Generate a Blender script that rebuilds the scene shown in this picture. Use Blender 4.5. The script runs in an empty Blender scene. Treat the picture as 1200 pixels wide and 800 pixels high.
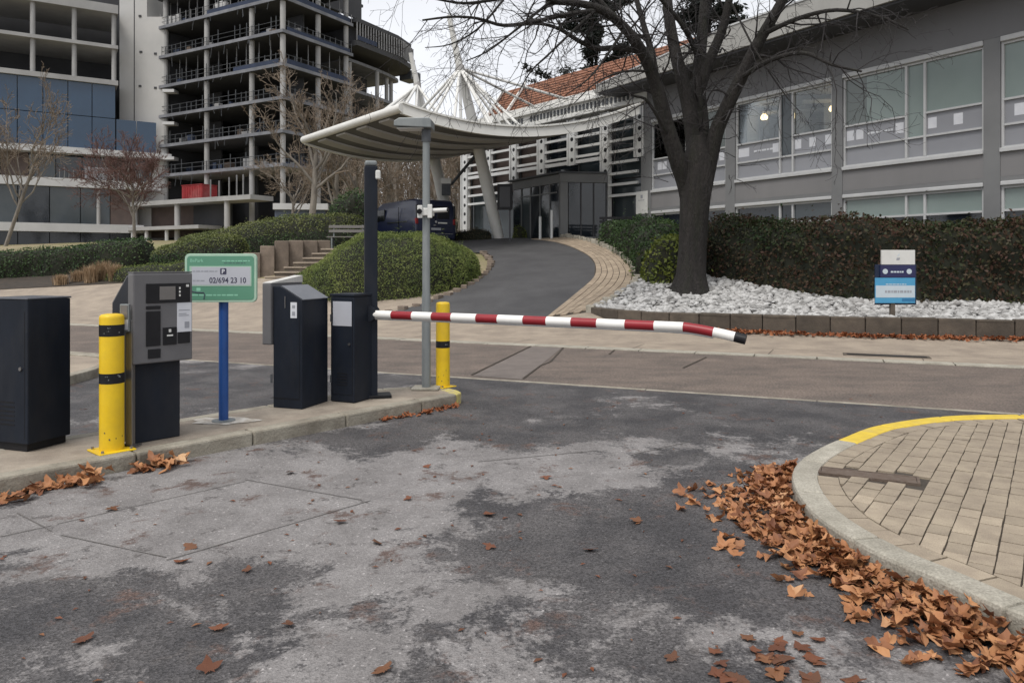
import bpy, bmesh, math, random
import numpy as np
from mathutils import Vector, Matrix
R = math.radians
random.seed(7); RNG = np.random.default_rng(7)
SC = bpy.context.scene
COL = SC.collection

# ------------------------------------------------------------------ camera
cam_d = bpy.data.cameras.new('camera'); cam = bpy.data.objects.new('camera', cam_d); COL.objects.link(cam)
CH = 1.6
cam.location = (0, 0, CH); cam.rotation_euler = (R(90), 0, 0)
cam_d.sensor_width = 36.0; cam_d.lens = 36.0 * 870 / 1200; cam_d.shift_y = -92 / 1200
cam_d.clip_start = 0.05; cam_d.clip_end = 2000
SC.camera = cam

# ------------------------------------------------------------------ world, sun, exposure
SUN_EL, SUN_AZ = R(60), R(212)      # azimuth measured clockwise from +Y
W = bpy.data.worlds.new('World'); SC.world = W; W.use_nodes = True
nt = W.node_tree; nt.nodes.clear()
out = nt.nodes.new('ShaderNodeOutputWorld'); bg = nt.nodes.new('ShaderNodeBackground')
sky = nt.nodes.new('ShaderNodeTexSky'); sky.sky_type = 'NISHITA'; sky.sun_disc = False
sky.sun_elevation = SUN_EL; sky.sun_rotation = SUN_AZ; sky.dust_density = 3.0; sky.air_density = 1.0
hs = nt.nodes.new('ShaderNodeHueSaturation'); hs.inputs['Saturation'].default_value = 0.22
tc = nt.nodes.new('ShaderNodeTexCoord'); mp = nt.nodes.new('ShaderNodeMapping'); mp.inputs['Scale'].default_value = (1, 1, 3.0)
nz = nt.nodes.new('ShaderNodeTexNoise'); nz.inputs['Scale'].default_value = 1.6; nz.inputs['Detail'].default_value = 5
cr = nt.nodes.new('ShaderNodeMapRange'); cr.inputs['From Min'].default_value = 0.3; cr.inputs['From Max'].default_value = 0.7
cr.inputs['To Min'].default_value = 0.86; cr.inputs['To Max'].default_value = 1.12
mx = nt.nodes.new('ShaderNodeVectorMath'); mx.operation = 'SCALE'
flat = nt.nodes.new('ShaderNodeMixRGB'); flat.inputs['Fac'].default_value = 0.6; flat.inputs['Color2'].default_value = (6.3, 6.4, 6.7, 1)
L = nt.links.new
L(sky.outputs[0], hs.inputs['Color']); L(hs.outputs[0], flat.inputs['Color1']); L(tc.outputs['Generated'], mp.inputs[0]); L(mp.outputs[0], nz.inputs['Vector'])
L(nz.outputs[0], cr.inputs['Value']); L(flat.outputs[0], mx.inputs[0]); L(cr.outputs[0], mx.inputs['Scale'])
L(mx.outputs[0], bg.inputs['Color']); bg.inputs['Strength'].default_value = 0.11; L(bg.outputs[0], out.inputs['Surface'])
sl = bpy.data.lights.new('sun', 'SUN'); sl.energy = 1.5; sl.angle = R(24); sl.color = (1.0, 0.96, 0.9)
sun = bpy.data.objects.new('sun', sl); COL.objects.link(sun)
sd = Vector((math.sin(SUN_AZ) * math.cos(SUN_EL), math.cos(SUN_AZ) * math.cos(SUN_EL), math.sin(SUN_EL)))
sun.rotation_euler = sd.to_track_quat('Z', 'Y').to_euler()
SC.view_settings.view_transform = 'Standard'; SC.view_settings.look = 'None'
SC.view_settings.exposure = 0.62; SC.view_settings.gamma = 1.0
SC.cycles.max_bounces = 6; SC.cycles.diffuse_bounces = 3; SC.cycles.glossy_bounces = 3; SC.cycles.transparent_max_bounces = 12
SC.cycles.use_adaptive_sampling = True
try: SC.cycles.use_denoising = True
except Exception: pass

# ------------------------------------------------------------------ materials
def nm(name):
    m = bpy.data.materials.new(name); m.use_nodes = True
    return m, m.node_tree, m.node_tree.nodes['Principled BSDF']
def rgba(c): return (c[0], c[1], c[2], 1)
def pm(name, c1, c2=None, scale=3.0, rough=0.7, metal=0.0, spec=0.4, bump=0.0, bscale=40.0, stretch=(1, 1, 1), dirt=0.0, detail=8, lo=0.35, hi=0.65, dcol=(.05, .045, .04), speck=0.0, sscale=180, coat=0, objrand=0.0):
    m, t, b = nm(name); n, l = t.nodes, t.links.new
    b.inputs['Roughness'].default_value = rough; b.inputs['Metallic'].default_value = metal
    b.inputs['Specular IOR Level'].default_value = spec
    if coat: b.inputs['Coat Weight'].default_value = coat
    geo = n.new('ShaderNodeNewGeometry'); mp = n.new('ShaderNodeMapping'); mp.inputs['Scale'].default_value = stretch
    l(geo.outputs['Position'], mp.inputs[0])
    if c2 is None: c2 = tuple(x * 0.82 for x in c1)
    z = n.new('ShaderNodeTexNoise'); z.inputs['Scale'].default_value = scale; z.inputs['Detail'].default_value = detail; z.inputs['Roughness'].default_value = 0.6
    l(mp.outputs[0], z.inputs['Vector'])
    r = n.new('ShaderNodeMapRange'); r.inputs['From Min'].default_value = lo; r.inputs['From Max'].default_value = hi
    l(z.outputs[0], r.inputs['Value'])
    mix = n.new('ShaderNodeMixRGB'); mix.inputs['Color1'].default_value = rgba(c1); mix.inputs['Color2'].default_value = rgba(c2)
    l(r.outputs[0], mix.inputs['Fac']); col = mix.outputs[0]
    if speck:
        s = n.new('ShaderNodeTexNoise'); s.inputs['Scale'].default_value = sscale; s.inputs['Detail'].default_value = 2
        l(geo.outputs['Position'], s.inputs['Vector'])
        sr = n.new('ShaderNodeMapRange'); sr.inputs['From Min'].default_value = .25; sr.inputs['From Max'].default_value = .75
        sr.inputs['To Min'].default_value = 1 - speck; sr.inputs['To Max'].default_value = 1 + speck
        l(s.outputs[0], sr.inputs['Value'])
        vm = n.new('ShaderNodeVectorMath'); vm.operation = 'SCALE'; l(col, vm.inputs[0]); l(sr.outputs[0], vm.inputs['Scale']); col = vm.outputs[0]
    if objrand:
        oi = n.new('ShaderNodeObjectInfo'); orr = n.new('ShaderNodeMapRange'); orr.inputs['To Min'].default_value = 1 - objrand; orr.inputs['To Max'].default_value = 1 + objrand; l(oi.outputs['Random'], orr.inputs['Value'])
        vo_ = n.new('ShaderNodeVectorMath'); vo_.operation = 'SCALE'; l(col, vo_.inputs[0]); l(orr.outputs[0], vo_.inputs['Scale']); col = vo_.outputs[0]
    if dirt:
        d = n.new('ShaderNodeTexNoise'); d.inputs['Scale'].default_value = scale * 0.37; d.inputs['Detail'].default_value = 9; d.inputs['Roughness'].default_value = .7
        l(mp.outputs[0], d.inputs['Vector'])
        dr = n.new('ShaderNodeMapRange'); dr.inputs['From Min'].default_value = .48; dr.inputs['From Max'].default_value = .72; dr.inputs['To Max'].default_value = dirt
        l(d.outputs[0], dr.inputs['Value'])
        m2 = n.new('ShaderNodeMixRGB'); m2.inputs['Color2'].default_value = rgba(dcol); l(col, m2.inputs['Color1']); l(dr.outputs[0], m2.inputs['Fac']); col = m2.outputs[0]
    l(col, b.inputs['Base Color'])
    if bump:
        bz = n.new('ShaderNodeTexNoise'); bz.inputs['Scale'].default_value = bscale; bz.inputs['Detail'].default_value = 6
        l(mp.outputs[0], bz.inputs['Vector'])
        bn = n.new('ShaderNodeBump'); bn.inputs['Strength'].default_value = bump; bn.inputs['Distance'].default_value = 0.02
        l(bz.outputs[0], bn.inputs['Height']); l(bn.outputs[0], b.inputs['Normal'])
    return m
def leafmat(name, cols, rough=0.55, transl=0.25, nscale=0.6, spec=.3, obj=False, nweight=.5):
    """colour by island (or object) and by a broad noise; a share of translucency"""
    m, t, b = nm(name); n, l = t.nodes, t.links.new
    geo = n.new('ShaderNodeNewGeometry'); ramp = n.new('ShaderNodeValToRGB')
    els = ramp.color_ramp.elements
    while len(els) < len(cols): els.new(0.5)
    for i, c in enumerate(cols): els[i].position = i / (len(cols) - 1); els[i].color = rgba(c)
    z = n.new('ShaderNodeTexNoise'); z.inputs['Scale'].default_value = nscale; z.inputs['Detail'].default_value = 4
    l(geo.outputs['Position'], z.inputs['Vector'])
    zr = n.new('ShaderNodeMapRange'); zr.inputs['From Min'].default_value = .3; zr.inputs['From Max'].default_value = .7; l(z.outputs[0], zr.inputs['Value'])
    src = geo.outputs['Random Per Island']
    if obj:
        oi = n.new('ShaderNodeObjectInfo'); ad = n.new('ShaderNodeMath'); ad.operation = 'ADD'; l(oi.outputs['Random'], ad.inputs[0]); l(src, ad.inputs[1])
        fr = n.new('ShaderNodeMath'); fr.operation = 'FRACT'; l(ad.outputs[0], fr.inputs[0]); src = fr.outputs[0]
    mx = n.new('ShaderNodeMix'); mx.inputs['Factor'].default_value = nweight
    l(src, mx.inputs['A']); l(zr.outputs[0], mx.inputs['B'])
    l(mx.outputs['Result'], ramp.inputs['Fac']); l(ramp.outputs[0], b.inputs['Base Color'])
    b.inputs['Roughness'].default_value = rough; b.inputs['Specular IOR Level'].default_value = spec
    if transl:
        tr = n.new('ShaderNodeBsdfTranslucent'); l(ramp.outputs[0], tr.inputs['Color'])
        ms = n.new('ShaderNodeMixShader'); ms.inputs['Fac'].default_value = transl
        l(b.outputs[0], ms.inputs[1]); l(tr.outputs[0], ms.inputs[2]); l(ms.outputs[0], n['Material Output'].inputs['Surface'])
    return m
def clear_glass(name, tint=(.8, .84, .84), refl=.16):
    m, t, b = nm(name); n, l = t.nodes, t.links.new
    tr = n.new('ShaderNodeBsdfTransparent'); tr.inputs['Color'].default_value = rgba(tint)
    gl = n.new('ShaderNodeBsdfGlossy'); gl.inputs['Roughness'].default_value = .03; gl.inputs['Color'].default_value = (.9, .93, .95, 1)
    fr = n.new('ShaderNodeFresnel'); fr.inputs['IOR'].default_value = 1.5
    ad = n.new('ShaderNodeMath'); ad.operation = 'ADD'; ad.inputs[1].default_value = refl - .04; ad.use_clamp = True; l(fr.outputs[0], ad.inputs[0])
    ms = n.new('ShaderNodeMixShader'); l(ad.outputs[0], ms.inputs[0]); l(tr.outputs[0], ms.inputs[1]); l(gl.outputs[0], ms.inputs[2])
    l(ms.outputs[0], n['Material Output'].inputs['Surface'])
    return m
def emit(name, c, s):
    m, t, b = nm(name); b.inputs['Base Color'].default_value = rgba(c); b.inputs['Emission Color'].default_value = rgba(c); b.inputs['Emission Strength'].default_value = s
    return m

def asphalt_mat():
    m, t, b = nm('worn damp asphalt'); n, l = t.nodes, t.links.new
    geo = n.new('ShaderNodeNewGeometry'); P = geo.outputs['Position']
    def noise(scale, detail, rough, dist=0, src=None):
        z = n.new('ShaderNodeTexNoise'); z.inputs['Scale'].default_value = scale; z.inputs['Detail'].default_value = detail
        z.inputs['Roughness'].default_value = rough; z.inputs['Distortion'].default_value = dist; l(src or P, z.inputs['Vector']); return z.outputs[0]
    def math_(op, a, c, clamp=False):
        q = n.new('ShaderNodeMath'); q.operation = op; q.use_clamp = clamp
        for i, v in enumerate((a, c)):
            if isinstance(v, (int, float)): q.inputs[i].default_value = v
            else: l(v, q.inputs[i])
        return q.outputs[0]
    def rng(v, a, c, d=0., e=1., smooth=True):
        q = n.new('ShaderNodeMapRange'); q.inputs['From Min'].default_value = a; q.inputs['From Max'].default_value = c
        q.inputs['To Min'].default_value = d; q.inputs['To Max'].default_value = e
        if smooth: q.interpolation_type = 'SMOOTHSTEP'
        l(v, q.inputs['Value']); return q.outputs[0]
    f = math_('ADD', noise(1.05, 14, .70, .35), .012)
    # worn, dried-out areas (lighter) and damp areas (darker), where they lie on this forecourt
    for (x, y, r, a) in ((-1.5, 4.9, 1.35, .20), (-2.6, 5.0, 1.3, .14), (-1.0, 4.3, .7, .10), (-.6, 5.6, .8, .10), (.2, 5.3, .7, .08), (0.1, 5.9, 1.0, .10), (1.3, 6.5, 1.0, .07), (-0.7, 3.3, .5, .08), (0.75, 3.35, .45, .07), (-.35, 3.75, .35, .08),
                         (1.05, 4.5, 1.0, -.17), (0.2, 4.35, .6, -.12), (1.5, 3.6, .8, -.13), (-1.6, 3.5, .8, -.12), (-.5, 3.9, .45, -.10), (0.3, 7.4, 1.3, -.10), (3.5, 8.2, 2.0, -.20), (-.5, 9.2, 1.6, -.16), (-4.5, 9.5, 2.5, -.12), (.0, 6.9, .6, -.1)):
        d = n.new('ShaderNodeVectorMath'); d.operation = 'DISTANCE'; l(P, d.inputs[0]); d.inputs[1].default_value = (x, y, 0)
        f = math_('ADD', f, rng(d.outputs['Value'], 0, r * 1.35, a, 0))
    fine = noise(30, 10, .8)
    f = math_('ADD', f, math_('MULTIPLY', math_('SUBTRACT', fine, .5), .34))
    fac = rng(f, .50, .575)
    dark = n.new('ShaderNodeMixRGB'); dark.inputs['Color1'].default_value = (.042, .040, .042, 1); dark.inputs['Color2'].default_value = (.078, .073, .073, 1)
    l(rng(noise(1.7, 6, .6), .35, .65), dark.inputs['Fac'])
    lite = n.new('ShaderNodeMixRGB'); lite.inputs['Color1'].default_value = (.168, .158, .155, 1); lite.inputs['Color2'].default_value = (.228, .216, .212, 1)
    l(rng(noise(2.3, 8, .65), .35, .65), lite.inputs['Fac'])
    mix = n.new('ShaderNodeMixRGB'); l(fac, mix.inputs['Fac']); l(dark.outputs[0], mix.inputs['Color1']); l(lite.outputs[0], mix.inputs['Color2'])
    # small damp blotches inside the worn areas, then leaf-tannin stains
    bl_ = rng(noise(4.2, 12, .78, .3), .56, .63, 0, .85); bm_ = n.new('ShaderNodeMixRGB'); l(bl_, bm_.inputs['Fac']); l(mix.outputs[0], bm_.inputs['Color1']); bm_.inputs['Color2'].default_value = (.075, .068, .066, 1); mix = bm_
    st = rng(noise(2.4, 10, .75, .3), .555, .65, 0, .9)
    st2 = n.new('ShaderNodeMixRGB'); l(st, st2.inputs['Fac']); l(mix.outputs[0], st2.inputs['Color1']); st2.inputs['Color2'].default_value = (.088, .056, .046, 1)
    # aggregate: voronoi chips
    vo = n.new('ShaderNodeTexVoronoi'); vo.inputs['Scale'].default_value = 105; l(P, vo.inputs['Vector'])
    vb = n.new('ShaderNodeSeparateColor'); l(vo.outputs['Color'], vb.inputs[0])
    chA = rng(vb.outputs[0], 0, 1, .80, 1.2, False); chB = rng(vb.outputs[0], 0, 1, .55, 1.6, False); chM = n.new('ShaderNodeMix'); l(fac, chM.inputs['Factor']); l(chB, chM.inputs['A']); l(chA, chM.inputs['B']); chip = chM.outputs['Result']
    bright = rng(vb.outputs[1], .975, .99, 1, 1.7)
    sc = n.new('ShaderNodeVectorMath'); sc.operation = 'SCALE'; l(st2.outputs[0], sc.inputs[0]); l(math_('MULTIPLY', chip, bright), sc.inputs['Scale'])
    l(sc.outputs[0], b.inputs['Base Color'])
    l(rng(fac, 0, 1, .62, .88), b.inputs['Roughness']); b.inputs['Specular IOR Level'].default_value = .35
    bn = n.new('ShaderNodeBump'); bn.inputs['Strength'].default_value = .55; bn.inputs['Distance'].default_value = .008
    l(math_('ADD', vo.outputs['Distance'], math_('MULTIPLY', fine, .8)), bn.inputs['Height']); l(bn.outputs[0], b.inputs['Normal'])
    return m

M = {}
M['asphalt'] = asphalt_mat()
M['road'] = pm('brown road asphalt', (.165, .130, .108), (.105, .086, .074), scale=1.3, rough=.85, bump=.5, bscale=45, speck=.55, sscale=45, stretch=(1, 1.6, 1), dirt=.35, dcol=(.06, .052, .048))
M['patch'] = pm('grey patch asphalt', (.165, .14, .125), (.125, .107, .097), scale=3, rough=.85, speck=.2, bump=.2, bscale=100)
M['apron'] = pm('tan concrete', (.33, .275, .215), (.24, .198, .158), scale=1.9, rough=.85, bump=.3, bscale=60, speck=.22, sscale=70, dirt=.45, dcol=(.16, .13, .105))
M['drive'] = pm('grey driveway asphalt', (.075, .074, .076), (.055, .054, .056), scale=1.2, rough=.8, speck=.25, bump=.2, bscale=80)
M['kerb'] = pm('kerb concrete', (.33, .305, .25), (.22, .195, .155), scale=4, rough=.85, bump=.4, bscale=40, speck=.25, dirt=.85, dcol=(.10, .085, .065))
M['palekerb'] = pm('pale kerb concrete', (.37, .345, .29), (.28, .26, .215), objrand=.07, scale=5, rough=.85, bump=.4, bscale=50, speck=.28, sscale=90, dirt=.6, dcol=(.15, .135, .105))
M['island'] = pm('island concrete', (.33, .285, .23), (.22, .185, .15), scale=3, rough=.85, bump=.3, bscale=70, speck=.15, dirt=.55, dcol=(.13, .095, .07))
M['paver'] = pm('tan paver', (.33, .275, .205), (.25, .205, .155), objrand=.16, scale=6, rough=.85, bump=.25, bscale=90, speck=.25, sscale=220, dirt=.25, dcol=(.2, .16, .12))
M['mortar'] = pm('dark paver joint', (.07, .058, .046), (.045, .037, .03), scale=20, rough=.95)
M['block'] = pm('brown wall block', (.105, .085, .066), (.065, .053, .042), objrand=.18, scale=4, rough=.9, bump=.4, bscale=40, dirt=.4, dcol=(.04, .035, .03), speck=.2)
M['stairblock'] = pm('buff stone block', (.22, .175, .14), (.15, .12, .095), objrand=.12, scale=3, rough=.9, bump=.3, bscale=30)
M['stone'] = leafmat('pale stones', ((.11, .105, .10), (.34, .335, .325), (.48, .475, .465), (.22, .21, .20)), rough=.8, transl=0, nscale=1.5, nweight=.2)
M['soil'] = pm('dark soil', (.055, .042, .032), (.03, .025, .02), scale=4, rough=.95, bump=.5, bscale=30)
M['ground'] = pm('verge turf', (.20, .185, .085), (.27, .215, .145), scale=.25, rough=.95, bump=.4, bscale=15, speck=.2, sscale=30, dirt=.4, dcol=(.075, .10, .03))
M['navy'] = pm('navy paint', (.013, .017, .026), (.010, .013, .020), scale=4, rough=.5, spec=.18, bump=.05, bscale=160, dirt=.35, dcol=(.045, .042, .04), stretch=(1.5, 1.5, .6))
M['navytop'] = pm('skylit navy lid', (.10, .105, .12), (.07, .075, .09), scale=6, rough=.3, spec=.6)  # lighter than the cabinet: skylight on the lid put into the colour
M['grey'] = pm('grey machine paint', (.125, .123, .128), (.11, .108, .113), scale=5, rough=.5, bump=.03, bscale=200)
M['lidlit'] = pm('skylit head lid', (.62, .61, .58), (.5, .49, .47), scale=9, rough=.6, dirt=.3, dcol=(.3, .28, .25))  # head top near white for the light on it, plus mottled dirt
M['black'] = pm('black plastic', (.011, .011, .013), (.016, .016, .018), scale=8, rough=.45, spec=.2)
M['screen'] = pm('screen', (.16, .15, .15), (.13, .125, .125), scale=3, rough=.12, spec=.6)
M['white'] = pm('white paint', (.78, .78, .76), (.68, .68, .66), scale=3, rough=.5, dirt=.25, dcol=(.45, .44, .42))
M['boomwhite'] = pm('boom white', (.80, .79, .76), (.74, .73, .70), scale=6, rough=.4, dirt=.18, dcol=(.4, .38, .35))
M['red'] = pm('boom red', (.27, .014, .022), (.22, .012, .018), scale=6, rough=.4)
M['yellow'] = pm('bollard yellow', (.74, .50, .012), (.66, .43, .010), scale=5, rough=.42, bump=.04, bscale=60, dirt=.35, dcol=(.36, .25, .05), detail=10)
M['cut'] = pm('weathered saw cut', (.085, .078, .072), (.15, .14, .135), scale=2.5, rough=.9)
M['kerbyellow'] = pm('yellow kerb paint', (.62, .45, .045), (.52, .37, .05), scale=9, rough=.8, dirt=.4, dcol=(.36, .31, .2), bump=.2, bscale=80)
M['fadedyellow'] = pm('worn yellow kerb paint', (.5, .43, .1), (.35, .30, .2), scale=14, rough=.85)
M['steel'] = pm('brushed steel', (.33, .32, .31), (.26, .25, .245), scale=7, rough=.38, metal=.9, stretch=(8, 8, .5))
M['pole'] = pm('galvanised pole', (.22, .235, .235), (.17, .185, .19), scale=9, rough=.5, metal=.25, stretch=(1, 1, .3))
M['polewhite'] = pm('off-white housing', (.62, .62, .6), (.55, .55, .53), scale=9, rough=.5)
M['blue'] = pm('blue post paint', (.018, .075, .27), (.014, .06, .22), scale=6, rough=.4)
M['green'] = pm('green sign face', (.105, .265, .18), (.09, .235, .155), scale=6, rough=.4, lo=.2, hi=.8)
M['greenlt'] = pm('pale green print', (.24, .50, .36), (.21, .46, .33), scale=8, rough=.45)
M['greenrim'] = pm('pale green rim', (.36, .52, .40), (.32, .46, .36), scale=8, rough=.5)
M['signgrey'] = pm('sign label', (.42, .43, .47), (.39, .40, .44), scale=5, rough=.4)
M['print'] = pm('dark print', (.035, .035, .07), (.05, .05, .08), scale=30, rough=.6)
M['faint'] = pm('faint grey print', (.27, .28, .31), (.30, .31, .34), scale=30, rough=.6)
M['paper'] = pm('paper', (.62, .63, .66), (.55, .56, .6), scale=6, rough=.7)
M['signnavy'] = pm('navy sign face', (.022, .024, .085), (.02, .022, .075), scale=5, rough=.35)
M['signblue'] = pm('light blue sign face', (.07, .30, .50), (.065, .27, .46), scale=5, rough=.35)
M['signwhite'] = pm('white sign face', (.60, .60, .58), (.55, .55, .53), scale=5, rough=.4)
M['signpale'] = pm('pale sign face', (.48, .55, .60), (.45, .52, .57), scale=5, rough=.4)
M['signback'] = pm('navy backing board', (.008, .018, .045), (.007, .015, .04), scale=5, rough=.4)
M['rust'] = pm('rusty iron', (.09, .062, .046), (.13, .10, .08), scale=20, rough=.8, bump=.3, bscale=80)
M['gwall'] = pm('grey facade panel', (.205, .20, .202), (.175, .172, .174), scale=.5, rough=.6, stretch=(1, 1, .35), dirt=.3, dcol=(.12, .118, .12))
M['gcol'] = pm('grey facade column', (.175, .178, .18), (.15, .152, .155), scale=1, rough=.55)
M['fascia'] = pm('roof fascia', (.35, .345, .325), (.29, .285, .27), scale=.7, rough=.6, stretch=(1, 1, .4))
M['soffit'] = pm('dark soffit', (.065, .066, .072), (.05, .051, .056), scale=.6, rough=.7)
M['frieze'] = pm('charcoal frieze', (.155, .155, .162), (.135, .135, .14), scale=.6, rough=.65, stretch=(1, 1, .3))
M['frame'] = pm('pale window frame', (.47, .475, .475), (.42, .425, .43), scale=3, rough=.45)
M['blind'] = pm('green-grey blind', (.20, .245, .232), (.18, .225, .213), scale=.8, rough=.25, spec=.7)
M['blinddark'] = pm('dark green-grey blind', (.125, .145, .14), (.11, .13, .125), scale=.8, rough=.25, spec=.7)  # darker tone of the same blind
M['film'] = pm('frosted film', (.25, .255, .275), (.225, .23, .25), scale=.9, rough=.3, spec=.6)
M['glassdark'] = pm('dark glass', (.012, .016, .022), (.018, .023, .030), scale=.5, rough=.06, spec=.7)
M['glassblue'] = pm('blue mirror glass', (.028, .062, .115), (.022, .050, .095), scale=.25, rough=.18, spec=.6)
M['glassteal'] = pm('grey-teal glass', (.030, .042, .050), (.05, .06, .065), scale=.4, rough=.10, spec=.7)
M['glass'] = clear_glass('clear glass', tint=(.88, .9, .9), refl=.035)
M['room'] = pm('pale room wall', (.50, .49, .48), (.38, .37, .37), scale=.6, rough=.8)
M['roomdark'] = pm('dark room', (.05, .045, .045), (.03, .03, .03), scale=.6, rough=.9)
M['lampglow'] = emit('lit pendant', (1.0, .74, .36), 3.0)
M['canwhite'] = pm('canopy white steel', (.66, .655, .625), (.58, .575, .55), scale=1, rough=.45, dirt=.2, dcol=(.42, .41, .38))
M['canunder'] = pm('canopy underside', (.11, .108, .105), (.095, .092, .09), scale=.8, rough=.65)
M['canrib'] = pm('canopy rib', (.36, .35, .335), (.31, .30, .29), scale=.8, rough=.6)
M['louvre'] = pm('white facade steel', (.60, .605, .60), (.52, .525, .52), scale=1.5, rough=.45)
M['brick'] = pm('brown facade', (.115, .085, .075), (.09, .068, .062), scale=1.2, rough=.8)
M['terra'] = pm('terracotta tile', (.25, .112, .066), (.19, .085, .052), scale=3, rough=.8, bump=.3, bscale=20, stretch=(1, 1, 2))
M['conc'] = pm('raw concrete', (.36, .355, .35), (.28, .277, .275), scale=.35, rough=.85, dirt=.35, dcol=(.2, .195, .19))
M['concshade'] = pm('shade-toned raw concrete', (.062, .063, .068), (.045, .046, .05), scale=.3, rough=.9)  # raw concrete with the shade of the open floors put into its colour
M['edge'] = pm('weathered lit slab edge', (.21, .215, .235), (.13, .135, .15), scale=.5, rough=.85, dirt=.4, dcol=(.09, .095, .115))  # light on the slab edge put into the colour, with mottled weathering
M['concwall'] = pm('smooth concrete core', (.47, .46, .445), (.41, .405, .395), scale=.22, rough=.8, dirt=.2, dcol=(.3, .295, .285))
M['slabwhite'] = pm('white slab edge', (.50, .50, .50), (.42, .42, .42), scale=.4, rough=.7)
M['mesh'] = pm('blue safety netting', (.028, .040, .078), (.02, .03, .055), scale=.8, rough=.8)
M['scaff'] = pm('scaffold tube', (.055, .06, .07), (.09, .095, .1), scale=2, rough=.6)
M['scaffpale'] = pm('pale prop', (.25, .25, .25), (.18, .18, .19), scale=2, rough=.6)
M['redcrate'] = pm('red site paint', (.29, .028, .032), (.22, .024, .028), scale=1.2, rough=.5, dirt=.3, dcol=(.5, .3, .28))
M['hoard'] = pm('blue-grey hoarding', (.10, .12, .165), (.08, .10, .14), scale=1, rough=.6)
M['bark'] = pm('plane bark', (.016, .014, .013), (.030, .026, .024), scale=5, rough=.9, bump=.9, bscale=18, stretch=(2.2, 2.2, .45), dirt=.5, dcol=(.025, .03, .016))
[setattr(q.inputs['Distance'], 'default_value', .09) for q in M['bark'].node_tree.nodes if q.type == 'BUMP']
M['twig'] = pm('twig', (.020, .018, .019), (.030, .027, .027), scale=3, rough=.9)
M['brtrunk'] = pm('grey-brown trunk', (.24, .215, .185), (.13, .115, .10), scale=3, rough=.9, stretch=(1, 1, .4))
M['brtwig'] = pm('brown twig', (.20, .155, .115), (.13, .105, .082), scale=.8, rough=.9)
M['redtwig'] = pm('russet twig', (.125, .065, .052), (.08, .045, .04), scale=.8, rough=.9)
M['photinia'] = leafmat('dark mixed hedge leaf', ((.012, .028, .012), (.028, .050, .018), (.050, .048, .024), (.080, .040, .030), (.044, .060, .024), (.12, .090, .050)), nscale=.55, nweight=.62, spec=.2, rough=.55)
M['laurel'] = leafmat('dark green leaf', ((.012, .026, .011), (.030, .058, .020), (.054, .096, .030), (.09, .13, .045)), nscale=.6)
M['hedgetop'] = leafmat('skylit hedge leaf', ((.045, .062, .02), (.09, .115, .034), (.15, .17, .055), (.21, .22, .085)), nscale=.5)  # paler leaf for hedge tops, light from above put into its colour
M['juniper'] = leafmat('juniper sprig', ((.030, .050, .014), (.105, .145, .036), (.185, .225, .06), (.28, .30, .095)), nscale=1.4, nweight=.55)
M['lime'] = leafmat('yellow-green leaf', ((.05, .07, .014), (.13, .16, .03), (.24, .25, .05)), nscale=1)
M['drygrass'] = leafmat('dry grass blade', ((.20, .135, .08), (.33, .23, .14), (.42, .31, .2)), nscale=1)
M['heather'] = leafmat('brown heather', ((.06, .05, .03), (.15, .115, .065), (.19, .16, .08)), nscale=1)
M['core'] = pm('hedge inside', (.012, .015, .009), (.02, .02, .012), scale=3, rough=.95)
M['conifer'] = leafmat('dark conifer', ((.010, .014, .012), (.022, .028, .024), (.035, .04, .035)), nscale=.6)
M['leafdrift'] = leafmat('fallen plane leaf', ((.08, .034, .022), (.30, .125, .055), (.48, .24, .11), (.16, .065, .036), (.40, .18, .08), (.60, .39, .22)), rough=.6, transl=.12, nscale=2.2, obj=True, nweight=.25)
M['leafwet'] = leafmat('soaked plane leaf', ((.075, .032, .020), (.17, .062, .030), (.11, .05, .028), (.26, .115, .05)), rough=.5, transl=.08, nscale=2, obj=True, nweight=.2)
M['leafwall'] = leafmat('rust leaf litter', ((.12, .04, .02), (.24, .08, .032), (.33, .13, .055)), rough=.7, transl=.1, nscale=2)
M['van'] = pm('midnight blue car paint', (.009, .013, .040), (.008, .012, .034), scale=2, rough=.3, spec=.45, coat=.25)
M['vanglass'] = pm('van glass', (.004, .005, .008), (.005, .006, .009), scale=2, rough=.12, spec=.35)
M['chrome'] = pm('chrome', (.6, .6, .62), (.5, .5, .52), scale=5, rough=.15, metal=1)
M['tyre'] = pm('tyre', (.012, .012, .012), (.018, .018, .018), scale=6, rough=.85)
M['tail'] = pm('tail lamp', (.22, .01, .012), (.16, .008, .01), scale=5, rough=.2)
M['benchgrey'] = pm('weathered bench board', (.20, .19, .18), (.15, .14, .135), scale=4, rough=.8, stretch=(.4, 1, 4))

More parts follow.
